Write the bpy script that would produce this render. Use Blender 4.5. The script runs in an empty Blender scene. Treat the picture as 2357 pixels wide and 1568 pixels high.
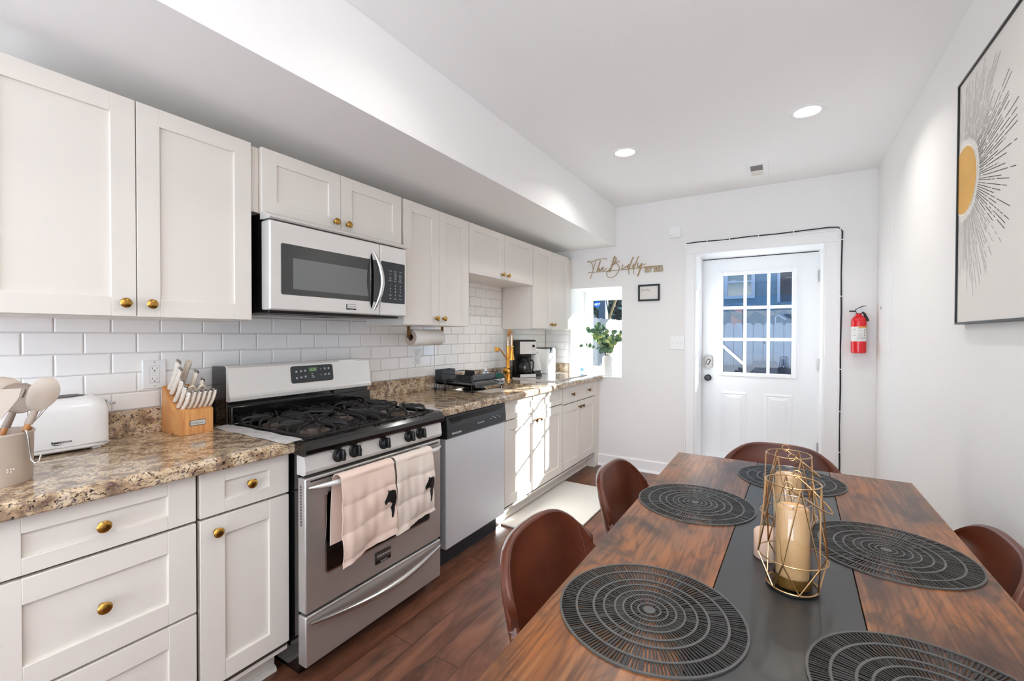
import bpy, bmesh, math, random
from math import pi, sin, cos, radians
from mathutils import Vector, Matrix

random.seed(7)
SC = bpy.context.scene
COL = SC.collection

# ------------------------------------------------------------------ camera
CAMLOC = Vector((2.2019, 0.2095, 1.3108))
YAW, PITCH, ROLL = 0.5489, 0.0121, 0.0023
cam_d = bpy.data.cameras.new('camera')
cam = bpy.data.objects.new('camera', cam_d)
COL.objects.link(cam)
cam_d.sensor_width = 36.0
cam_d.lens = 1019.0 / 2357.0 * 36.0
cam_d.clip_start = 0.02
cam_d.clip_end = 200
F0 = Vector((-sin(YAW), cos(YAW), 0)); R0 = Vector((cos(YAW), sin(YAW), 0)); U0 = Vector((0, 0, 1))
FW = F0 * cos(PITCH) - U0 * sin(PITCH); UP = U0 * cos(PITCH) + F0 * sin(PITCH)
RR = R0 * cos(ROLL) + UP * sin(ROLL); UU = UP * cos(ROLL) - R0 * sin(ROLL)
M = Matrix((RR, UU, -FW)).transposed().to_4x4()
M.translation = CAMLOC
cam.matrix_world = M
SC.camera = cam

# ------------------------------------------------------------------ world, sun, fill light, exposure
SC.view_settings.view_transform = 'Standard'
SC.view_settings.look = 'None'
SC.view_settings.gamma = 1.0
SC.view_settings.use_curve_mapping = False
SC.view_settings.exposure = 0.78
w = bpy.data.worlds.new('world'); SC.world = w; w.use_nodes = True
wn = w.node_tree.nodes; wl = w.node_tree.links
bg = wn['Background']
bg.inputs[0].default_value = (0.42, 0.66, 1.0, 1)
bg.inputs[1].default_value = 2.0

sun_d = bpy.data.lights.new('sun', 'SUN'); sun = bpy.data.objects.new('sun', sun_d); COL.objects.link(sun)
sun_d.energy = 28.0; sun_d.angle = radians(0.6); sun_d.color = (1.0, 0.96, 0.90)
sd = Vector((-1.0, -1.22, -0.575)).normalized()
sun.rotation_euler = sd.to_track_quat('-Z', 'Y').to_euler()
sun.location = (6, 9, 6)

def fill_light(name, loc, d, sx, sy, power, color):
    l = bpy.data.lights.new(name, 'AREA'); l.shape = 'RECTANGLE'; l.size = sx; l.size_y = sy
    l.energy = power; l.color = color
    o = bpy.data.objects.new(name, l); COL.objects.link(o); o.location = loc
    o.rotation_euler = Vector(d).to_track_quat('-Z', 'Y').to_euler()
    return o
# added fill light from behind the camera, set in an unseen made-up window
fill_light('rear_fill', (1.40, -2.52, 1.10), (0, 1, 0.55), 2.2, 1.9, 44, (1.0, 0.985, 0.965))

SC.cycles.max_bounces = 10
SC.cycles.diffuse_bounces = 8
SC.cycles.glossy_bounces = 4
SC.cycles.transparent_max_bounces = 12
SC.cycles.transmission_bounces = 6
SC.cycles.caustics_reflective = False
SC.cycles.caustics_refractive = False
SC.cycles.sample_clamp_indirect = 6.0
SC.cycles.use_denoising = True
try:
    SC.cycles.denoiser = 'OPENIMAGEDENOISE'
except Exception:
    pass

# ------------------------------------------------------------------ materials
def lin(c):
    if isinstance(c, str):
        c = [int(c[i:i + 2], 16) / 255 for i in (0, 2, 4)]
    return tuple((x / 12.92 if x <= 0.04045 else ((x + 0.055) / 1.055) ** 2.4) for x in c) + (1.0,)

MATS = {}
def base_mat(name):
    m = bpy.data.materials.new(name); m.use_nodes = True
    MATS[name] = m
    return m, m.node_tree.nodes, m.node_tree.links, m.node_tree.nodes['Principled BSDF']

def simple(name, col, rough=0.5, metal=0.0, spec=0.5, coat=0.0, noise=0.0, nscale=20.0, bump=0.0, emit=None, estr=0.0, stretch=(1, 1, 1), sheen=0.0, sss=0.0):
    m, n, l, p = base_mat(name)
    c = lin(col)
    p.inputs['Base Color'].default_value = c
    p.inputs['Roughness'].default_value = rough
    p.inputs['Metallic'].default_value = metal
    p.inputs['Specular IOR Level'].default_value = spec
    p.inputs['Coat Weight'].default_value = coat
    p.inputs['Coat Roughness'].default_value = 0.08
    if sheen: p.inputs['Sheen Weight'].default_value = sheen
    if sss:
        p.inputs['Subsurface Weight'].default_value = sss
        p.inputs['Subsurface Radius'].default_value = (0.02, 0.01, 0.006)
    tc = n.new('ShaderNodeTexCoord'); mp = n.new('ShaderNodeMapping'); mp.inputs['Scale'].default_value = stretch
    l.new(tc.outputs['Object'], mp.inputs[0])
    nz = n.new('ShaderNodeTexNoise'); nz.inputs['Scale'].default_value = nscale; nz.inputs['Detail'].default_value = 4
    l.new(mp.outputs[0], nz.inputs['Vector'])
    if noise > 0:
        mx = n.new('ShaderNodeMix'); mx.data_type = 'RGBA'
        mx.inputs[6].default_value = tuple(max(0, x * (1 - noise)) for x in c[:3]) + (1,)
        mx.inputs[7].default_value = tuple(min(1, x * (1 + noise)) for x in c[:3]) + (1,)
        l.new(nz.outputs['Fac'], mx.inputs[0]); l.new(mx.outputs[2], p.inputs['Base Color'])
    if bump > 0:
        b = n.new('ShaderNodeBump'); b.inputs['Strength'].default_value = bump; b.inputs['Distance'].default_value = 0.002
        l.new(nz.outputs['Fac'], b.inputs['Height']); l.new(b.outputs[0], p.inputs['Normal'])
    if emit:
        p.inputs['Emission Color'].default_value = lin(emit); p.inputs['Emission Strength'].default_value = estr
    return m

simple('wall_paint', (0.93, 0.925, 0.918), 0.55, noise=0.01, nscale=2, bump=0.03)
simple('ceiling_paint', (0.96, 0.958, 0.955), 0.6, noise=0.008, nscale=2)
simple('trim_paint', (0.95, 0.95, 0.95), 0.3)
simple('door_paint', (0.93, 0.935, 0.94), 0.35)
simple('cabinet_paint', (0.885, 0.862, 0.83), 0.32, noise=0.012, nscale=3)
simple('cabinet_inside', (0.62, 0.57, 0.52), 0.6)
simple('shadow_gap', (0.30, 0.28, 0.26), 0.8)
simple('tile_glaze', (0.965, 0.96, 0.955), 0.10, noise=0.015, nscale=2.5, bump=0.05, coat=0.3)
simple('grout', (0.86, 0.85, 0.84), 0.8)
simple('steel_door', (0.80, 0.785, 0.77), 0.36, 0.8, noise=0.04, nscale=30, stretch=(1, 0.05, 1), bump=0.02)  # darker copy of the range steel, dim floor reflection put into it
simple('steel', (0.88, 0.87, 0.855), 0.42, 0.5, noise=0.04, nscale=30, stretch=(1, 0.05, 1), bump=0.02)  # paler steel copy, bright reflections put into its colour
simple('steel_dark', (0.50, 0.48, 0.46), 0.30, 0.92)
simple('steel_plain', (0.80, 0.79, 0.78), 0.16, 1.0)
simple('chrome', (0.85, 0.85, 0.85), 0.07, 1.0)
simple('dishwasher_steel', (0.87, 0.88, 0.90), 0.40, 0.35, noise=0.03, nscale=30, stretch=(1, 1, 0.05))
simple('black_enamel', (0.035, 0.038, 0.042), 0.12, coat=0.5)
simple('black_glass', (0.02, 0.022, 0.025), 0.05, coat=0.6)
simple('black_plastic', (0.05, 0.052, 0.056), 0.38)
simple('panel_plastic', (0.15, 0.165, 0.18), 0.33)
simple('mw_window', (0.40, 0.41, 0.405), 0.12, coat=0.4)
simple('mw_glass', (0.17, 0.18, 0.18), 0.08, coat=0.5)
simple('cast_iron', (0.13, 0.118, 0.112), 0.5, noise=0.15, nscale=60, bump=0.15)
simple('burner', (0.42, 0.37, 0.33), 0.45, 0.6)
simple('brass', (0.72, 0.55, 0.27), 0.24, 1.0)
simple('brass_dark', (0.50, 0.38, 0.24), 0.35, 1.0)
simple('gold', (0.93, 0.68, 0.32), 0.24, 1.0)
simple('gold_wire', (0.78, 0.64, 0.47), 0.25, 1.0)
simple('gold_sign', (0.68, 0.58, 0.40), 0.45, 0.15)
simple('white_plastic', (0.93, 0.93, 0.925), 0.3)
simple('cream_plastic', (0.90, 0.86, 0.78), 0.3)
simple('handle_plastic', (0.88, 0.84, 0.79), 0.32)
simple('toaster_white', (0.93, 0.925, 0.92), 0.12, coat=0.6)
simple('silicone', (0.71, 0.655, 0.60), 0.5)
simple('silicone_dark', (0.60, 0.53, 0.475), 0.5)
simple('crock_enamel', (0.77, 0.72, 0.67), 0.28, coat=0.2)
simple('dark_mark', (0.06, 0.06, 0.06), 0.5)
simple('grey_mark', (0.62, 0.61, 0.60), 0.5)
simple('pale_mark', (0.80, 0.82, 0.84), 0.5)
simple('green_lcd', (0.30, 0.37, 0.28), 0.3, emit=(0.45, 0.62, 0.40), estr=0.05)
simple('green_digits', (0.5, 0.68, 0.45), 0.3, emit=(0.5, 0.75, 0.45), estr=0.25)
simple('towel', (0.90, 0.80, 0.74), 0.9, noise=0.03, nscale=12, bump=0.25, sheen=0.2)
simple('towel_light', (0.90, 0.84, 0.79), 0.9, noise=0.03, nscale=12, bump=0.25, sheen=0.2)
simple('rubber', (0.04, 0.04, 0.04), 0.6)
simple('table_metal', (0.25, 0.25, 0.25), 0.33, 0.35, noise=0.04, nscale=40, bump=0.05)
simple('table_seam', (0.02, 0.02, 0.02), 0.7)
simple('mat_vinyl', (0.125, 0.12, 0.118), 0.38, noise=0.12, nscale=60)
simple('mat_ring_sheen', (0.31, 0.305, 0.30), 0.42, noise=0.1, nscale=60)  # gloss of the rings put into a paler grey
simple('candle_wax', (0.93, 0.74, 0.52), 0.42, sss=0.25)
simple('candle_pink', (0.87, 0.74, 0.65), 0.45, sss=0.15)
simple('candle_band', (0.50, 0.37, 0.17), 0.25, 0.7)
simple('paper', (0.93, 0.92, 0.90), 0.9, noise=0.02, nscale=50, bump=0.2)
simple('cardboard', (0.50, 0.38, 0.28), 0.9)
simple('paper_edge', (0.70, 0.63, 0.58), 0.9)
simple('floor_mat', (0.86, 0.845, 0.82), 0.6, noise=0.02, nscale=40, bump=0.1)
simple('red_paint', (0.86, 0.04, 0.09), 0.25, coat=0.3)
simple('label_white', (0.90, 0.90, 0.89), 0.45)
simple('label_yellow', (0.85, 0.68, 0.20), 0.5)
simple('blue_sign', (0.03, 0.38, 0.78), 0.35)
simple('blue_soft', (0.35, 0.60, 0.78), 0.4)
simple('leaf', (0.47, 0.60, 0.44), 0.5, noise=0.35, nscale=9)
simple('leaf_light', (0.70, 0.76, 0.44), 0.5, noise=0.25, nscale=9)
simple('leaf_dark', (0.33, 0.46, 0.38), 0.5, noise=0.25, nscale=9)
simple('stem', (0.38, 0.33, 0.26), 0.7)
simple('vase', (0.90, 0.895, 0.88), 0.55)
simple('canvas', (0.90, 0.885, 0.865), 0.75, noise=0.02, nscale=8)
simple('canvas_sun', (0.86, 0.66, 0.30), 0.6, noise=0.22, nscale=7)
simple('canvas_cream', (0.95, 0.93, 0.88), 0.7)
simple('frame_black', (0.07, 0.07, 0.065), 0.4)
simple('frame_edge', (0.32, 0.36, 0.40), 0.35, 0.3)
simple('cable', (0.10, 0.11, 0.11), 0.5)
simple('lens_glow', (1, 1, 1), 0.4, emit=(1.0, 0.97, 0.92), estr=5.0)
simple('soap_blue', (0.08, 0.20, 0.62), 0.15)
simple('soap_clear', (0.85, 0.88, 0.92), 0.1)
simple('sponge_green', (0.06, 0.38, 0.33), 0.9)
simple('board_gloss', (0.80, 0.81, 0.83), 0.06, coat=0.6)
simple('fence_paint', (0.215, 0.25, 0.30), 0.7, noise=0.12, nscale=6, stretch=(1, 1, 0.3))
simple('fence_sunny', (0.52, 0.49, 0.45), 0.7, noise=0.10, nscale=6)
simple('house_siding', (0.13, 0.26, 0.34), 0.75, noise=0.05, nscale=8)
simple('house_navy', (0.035, 0.07, 0.15), 0.8, noise=0.2, nscale=4)
simple('house_trim', (0.36, 0.41, 0.47), 0.6)
simple('house_glass', (0.16, 0.25, 0.27), 0.15, noise=0.3, nscale=3)
simple('reflection_pink', (0.42, 0.29, 0.28), 0.85, noise=0.15, nscale=10)
simple('tarp', (0.12, 0.15, 0.18), 0.7)
simple('tarp_teal', (0.05, 0.20, 0.29), 0.7, noise=0.1, nscale=5)
simple('ground', (0.86, 0.85, 0.83), 0.9, noise=0.2, nscale=5)
simple('dark_stone', (0.03, 0.05, 0.10), 0.85, noise=0.35, nscale=6)
simple('tree_leaf', (0.055, 0.10, 0.055), 0.7, noise=0.5, nscale=8)
simple('pole_wood', (0.55, 0.44, 0.26), 0.8, noise=0.15, nscale=20)
simple('shed_siding', (0.20, 0.23, 0.27), 0.8)
simple('leather_seam', (0.50, 0.30, 0.22), 0.6)
simple('pale_rim', (0.66, 0.65, 0.64), 0.4)

def glass_mat(name, tint=(1, 1, 1), fac=0.07, rough=0.0):
    m, n, l, p = base_mat(name)
    n.remove(p)
    t = n.new('ShaderNodeBsdfTransparent'); t.inputs[0].default_value = tint + (1,)
    g = n.new('ShaderNodeBsdfGlossy'); g.inputs['Roughness'].default_value = rough
    fr = n.new('ShaderNodeLayerWeight'); fr.inputs['Blend'].default_value = 0.5
    pw = n.new('ShaderNodeMath'); pw.operation = 'POWER'; pw.inputs[1].default_value = 4.0
    l.new(fr.outputs['Facing'], pw.inputs[0])
    ml = n.new('ShaderNodeMath'); ml.operation = 'MULTIPLY'; ml.inputs[1].default_value = 0.7
    l.new(pw.outputs[0], ml.inputs[0])
    ad = n.new('ShaderNodeMath'); ad.operation = 'ADD'; ad.inputs[1].default_value = fac; ad.use_clamp = True
    l.new(ml.outputs[0], ad.inputs[0])
    mx = n.new('ShaderNodeMixShader')
    l.new(ad.outputs[0], mx.inputs[0]); l.new(t.outputs[0], mx.inputs[1]); l.new(g.outputs[0], mx.inputs[2])
    l.new(mx.outputs[0], n['Material Output'].inputs[0])
    return m
glass_mat('window_glass', (0.93, 0.97, 1.0), 0.02)
glass_mat('clear_glass', (0.97, 0.98, 0.98), 0.07)
glass_mat('glass_rim', (0.9, 0.92, 0.92), 0.38, 0.1)
glass_mat('smoke_glass', (0.42, 0.44, 0.46), 0.08)

def cover_mat():
    m, n, l, p = base_mat('translucent_cover')
    p.inputs['Base Color'].default_value = lin((0.86, 0.85, 0.84)); p.inputs['Roughness'].default_value = 0.25
    t = n.new('ShaderNodeBsdfTransparent'); tc = n.new('ShaderNodeTexCoord'); z = n.new('ShaderNodeTexNoise'); z.inputs['Scale'].default_value = 30
    l.new(tc.outputs['Object'], z.inputs['Vector'])
    mr = n.new('ShaderNodeMapRange'); mr.inputs[3].default_value = .35; mr.inputs[4].default_value = .95; l.new(z.outputs['Fac'], mr.inputs[0])
    mx = n.new('ShaderNodeMixShader'); l.new(mr.outputs[0], mx.inputs[0]); l.new(t.outputs[0], mx.inputs[1]); l.new(p.outputs[0], mx.inputs[2])
    l.new(mx.outputs[0], n['Material Output'].inputs[0])
cover_mat()

def ramp(n, stops):
    r = n.new('ShaderNodeValToRGB')
    el = r.color_ramp.elements
    while len(el) > 1: el.remove(el[-1])
    el[0].position = stops[0][0]; el[0].color = stops[0][1]
    for pos, c in stops[1:]:
        e = el.new(pos); e.color = c
    return r

def granite():
    m, n, l, p = base_mat('granite')
    tc = n.new('ShaderNodeTexCoord'); mp = n.new('ShaderNodeMapping')
    mp.inputs['Scale'].default_value = (1.0, 1.0, 1.0); mp.inputs['Rotation'].default_value = (0.3, 0.2, 0.6)
    l.new(tc.outputs['Object'], mp.inputs[0])
    a = n.new('ShaderNodeTexNoise'); a.inputs['Scale'].default_value = 22; a.inputs['Detail'].default_value = 6; a.inputs['Distortion'].default_value = 0.5
    l.new(mp.outputs[0], a.inputs['Vector'])
    r1 = ramp(n, [(0.33, lin((0.47, 0.38, 0.31))), (0.42, lin((0.62, 0.52, 0.42))), (0.50, lin((0.76, 0.66, 0.53))), (0.58, lin((0.84, 0.76, 0.64))), (0.70, lin((0.80, 0.73, 0.66)))])
    l.new(a.outputs['Fac'], r1.inputs[0])
    def flecks(prev, scale, loc, lo, hi, col, rot):
        b = n.new('ShaderNodeTexNoise'); b.inputs['Scale'].default_value = scale; b.inputs['Detail'].default_value = 3; b.inputs['Distortion'].default_value = 0.6
        q = n.new('ShaderNodeMapping'); q.inputs['Scale'].default_value = (1.15, 0.85, 1.0); q.inputs['Rotation'].default_value = (0, 0, rot); q.inputs['Location'].default_value = loc
        l.new(tc.outputs['Object'], q.inputs[0]); l.new(q.outputs[0], b.inputs['Vector'])
        r = ramp(n, [(lo, (0, 0, 0, 1)), (hi, (1, 1, 1, 1))]); l.new(b.outputs['Fac'], r.inputs[0])
        mx = n.new('ShaderNodeMix'); mx.data_type = 'RGBA'; mx.inputs[7].default_value = lin(col)
        l.new(prev, mx.inputs[6]); l.new(r.outputs[0], mx.inputs[0])
        return mx
    m1 = flecks(r1.outputs[0], 125, (0, 0, 0), .55, .61, (0.51, 0.44, 0.405), .5)
    m3 = flecks(m1.outputs[2], 85, (9, 2, 4), .61, .66, (0.30, 0.22, 0.19), .9)
    mx2 = flecks(m3.outputs[2], 165, (5, 3, 1), .60, .65, (0.09, 0.075, 0.075), .5)
    l.new(mx2.outputs[2], p.inputs['Base Color'])
    p.inputs['Roughness'].default_value = 0.10
    p.inputs['Coat Weight'].default_value = 0.3; p.inputs['Coat Roughness'].default_value = 0.05
granite()

def wood_table():
    m, n, l, p = base_mat('table_wood')
    tc = n.new('ShaderNodeTexCoord')
    def mapn(sc, loc=(0, 0, 0)):
        q = n.new('ShaderNodeMapping'); q.inputs['Scale'].default_value = sc; q.inputs['Location'].default_value = loc
        l.new(tc.outputs['Object'], q.inputs[0]); return q
    def noise(scale, sc, detail=4, dist=0.0, loc=(0, 0, 0), rough=0.5):
        t = n.new('ShaderNodeTexNoise'); t.inputs['Scale'].default_value = scale; t.inputs['Detail'].default_value = detail
        t.inputs['Distortion'].default_value = dist; t.inputs['Roughness'].default_value = rough
        l.new(mapn(sc, loc).outputs[0], t.inputs['Vector']); return t
    def mix(a, b, f, mode='MIX'):
        x = n.new('ShaderNodeMix'); x.data_type = 'RGBA'; x.blend_type = mode
        for sock, v in ((x.inputs[6], a), (x.inputs[7], b), (x.inputs[0], f)):
            if isinstance(v, (tuple, float)): sock.default_value = v
            else: l.new(v, sock)
        return x.outputs[2]
    # base tone varies from orange to umber in long patches
    big = noise(3.6, (1, .45, 1), 3, .5, (1.3, .2, 0))
    r0 = ramp(n, [(0.38, lin((0.34, 0.215, 0.15))), (0.48, lin((0.46, 0.295, 0.18))), (0.58, lin((0.58, 0.345, 0.155))), (0.68, lin((0.48, 0.345, 0.25)))])
    l.new(big.outputs['Fac'], r0.inputs[0])
    # cathedral rings: contour lines of a stretched field
    dn = noise(4.2, (1, .24, 1), 2, .5, (0, .7, 0))
    mu = n.new('ShaderNodeMath'); mu.operation = 'MULTIPLY'; mu.inputs[1].default_value = 44.0; l.new(dn.outputs['Fac'], mu.inputs[0])
    pp = n.new('ShaderNodeMath'); pp.operation = 'PINGPONG'; pp.inputs[1].default_value = 1.0; l.new(mu.outputs[0], pp.inputs[0])
    r1 = ramp(n, [(0.0, (1, 1, 1, 1)), (0.16, (0.55, 0.55, 0.55, 1)), (0.42, (0, 0, 0, 1))]); l.new(pp.outputs[0], r1.inputs[0])
    f1 = n.new('ShaderNodeMath'); f1.operation = 'MULTIPLY'; f1.inputs[1].default_value = 0.55; l.new(r1.outputs[0], f1.inputs[0])
    c = mix(r0.outputs[0], lin((0.27, 0.15, 0.09)), f1.outputs[0])
    # fine pores and streaks
    st = noise(170, (1, .045, 1), 5, .0)
    r2 = ramp(n, [(0.38, (1, 1, 1, 1)), (0.52, (0, 0, 0, 1))]); l.new(st.outputs['Fac'], r2.inputs[0])
    f2 = n.new('ShaderNodeMath'); f2.operation = 'MULTIPLY'; f2.inputs[1].default_value = 0.55; l.new(r2.outputs[0], f2.inputs[0])
    c = mix(c, lin((0.26, 0.155, 0.10)), f2.outputs[0])
    st2 = noise(70, (1, .05, 1), 3, .0, (4, 1, 0))
    r3 = ramp(n, [(0.50, (0, 0, 0, 1)), (0.66, (1, 1, 1, 1))]); l.new(st2.outputs['Fac'], r3.inputs[0])
    f3 = n.new('ShaderNodeMath'); f3.operation = 'MULTIPLY'; f3.inputs[1].default_value = 0.40; l.new(r3.outputs[0], f3.inputs[0])
    c = mix(c, lin((0.66, 0.45, 0.29)), f3.outputs[0])
    # charred smoky blotches
    bl = noise(7.5, (1, .62, 1), 7, .7, (2.3, .4, 0), .66)
    r4 = ramp(n, [(0.50, (0, 0, 0, 1)), (0.59, (.60, .60, .60, 1)), (0.68, (.88, .88, .88, 1))]); l.new(bl.outputs['Fac'], r4.inputs[0])
    c = mix(c, lin((0.175, 0.13, 0.115)), r4.outputs[0])
    l.new(c, p.inputs['Base Color'])
    p.inputs['Roughness'].default_value = 0.30
    b = n.new('ShaderNodeBump'); b.inputs['Strength'].default_value = 0.25; b.inputs['Distance'].default_value = 0.001
    l.new(st.outputs['Fac'], b.inputs['Height']); l.new(b.outputs[0], p.inputs['Normal'])
wood_table()

def floor_wood():
    m, n, l, p = base_mat('floor_wood')
    tc = n.new('ShaderNodeTexCoord'); mp = n.new('ShaderNodeMapping')
    mp.inputs['Rotation'].default_value = (0, 0, pi / 2)
    l.new(tc.outputs['Object'], mp.inputs[0])
    br = n.new('ShaderNodeTexBrick')
    br.inputs['Scale'].default_value = 1.0
    br.inputs['Brick Width'].default_value = 1.15; br.inputs['Row Height'].default_value = 0.125
    br.inputs['Mortar Size'].default_value = 0.0016; br.inputs['Mortar Smooth'].default_value = 0.2
    br.offset = 0.37; br.inputs['Bias'].default_value = 0
    br.inputs['Color1'].default_value = (0.1, 0.1, 0.1, 1); br.inputs['Color2'].default_value = (0.9, 0.9, 0.9, 1)
    l.new(mp.outputs[0], br.inputs['Vector'])
    g = n.new('ShaderNodeTexNoise'); g.inputs['Scale'].default_value = 9; g.inputs['Detail'].default_value = 7; g.inputs['Roughness'].default_value = 0.6; g.inputs['Distortion'].default_value = 0.9
    mp2 = n.new('ShaderNodeMapping'); mp2.inputs['Scale'].default_value = (1, 0.28, 1)
    l.new(tc.outputs['Object'], mp2.inputs[0])
    # shift the grain per board
    vm = n.new('ShaderNodeVectorMath'); vm.operation = 'MULTIPLY_ADD'; vm.inputs[1].default_value = (7, 7, 7)
    l.new(br.outputs['Color'], vm.inputs[0]); l.new(mp2.outputs[0], vm.inputs[2]); l.new(vm.outputs[0], g.inputs['Vector'])
    r = ramp(n, [(0.28, lin((0.24, 0.145, 0.11))), (0.45, lin((0.40, 0.255, 0.19))), (0.60, lin((0.50, 0.325, 0.245))), (0.78, lin((0.57, 0.39, 0.30)))])
    l.new(g.outputs['Fac'], r.inputs[0])
    hs = n.new('ShaderNodeHueSaturation'); hs.inputs['Saturation'].default_value = 1.0
    mr = n.new('ShaderNodeMapRange'); mr.inputs[3].default_value = 0.78; mr.inputs[4].default_value = 1.12
    l.new(br.outputs['Color'], mr.inputs[0]); l.new(mr.outputs[0], hs.inputs['Value']); l.new(r.outputs[0], hs.inputs['Color'])
    mx = n.new('ShaderNodeMix'); mx.data_type = 'RGBA'; mx.inputs[7].default_value = lin((0.12, 0.08, 0.07))
    l.new(br.outputs['Fac'], mx.inputs[0]); l.new(hs.outputs[0], mx.inputs[6])
    l.new(mx.outputs[2], p.inputs['Base Color'])
    p.inputs['Roughness'].default_value = 0.30
    b = n.new('ShaderNodeBump'); b.inputs['Strength'].default_value = 0.3; b.inputs['Distance'].default_value = 0.003
    l.new(g.outputs['Fac'], b.inputs['Height']); l.new(b.outputs[0], p.inputs['Normal'])
floor_wood()

def block_wood():
    m, n, l, p = base_mat('block_wood')
    tc = n.new('ShaderNodeTexCoord'); mp = n.new('ShaderNodeMapping'); mp.inputs['Scale'].default_value = (3, 18, 1.5)
    l.new(tc.outputs['Object'], mp.inputs[0])
    g = n.new('ShaderNodeTexNoise'); g.inputs['Scale'].default_value = 4; g.inputs['Detail'].default_value = 3
    l.new(mp.outputs[0], g.inputs['Vector'])
    r = ramp(n, [(0.3, lin((0.74, 0.49, 0.28))), (0.55, lin((0.83, 0.59, 0.36))), (0.75, lin((0.89, 0.68, 0.43)))])
    l.new(g.outputs['Fac'], r.inputs[0]); l.new(r.outputs[0], p.inputs['Base Color'])
    p.inputs['Roughness'].default_value = 0.38
block_wood()

def leather():
    m, n, l, p = base_mat('leather')
    tc = n.new('ShaderNodeTexCoord')
    v = n.new('ShaderNodeTexNoise'); v.inputs['Scale'].default_value = 6; v.inputs['Detail'].default_value = 4
    l.new(tc.outputs['Object'], v.inputs['Vector'])
    r = ramp(n, [(0.3, lin((0.31, 0.145, 0.085))), (0.7, lin((0.43, 0.205, 0.12)))])
    l.new(v.outputs['Fac'], r.inputs[0]); l.new(r.outputs[0], p.inputs['Base Color'])
    c = n.new('ShaderNodeTexVoronoi'); c.inputs['Scale'].default_value = 420
    l.new(tc.outputs['Object'], c.inputs['Vector'])
    b = n.new('ShaderNodeBump'); b.inputs['Strength'].default_value = 0.10; b.inputs['Distance'].default_value = 0.0008
    l.new(c.outputs['Distance'], b.inputs['Height']); l.new(b.outputs[0], p.inputs['Normal'])
    p.inputs['Roughness'].default_value = 0.33
    p.inputs['Specular IOR Level'].default_value = 0.55
leather()

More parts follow.
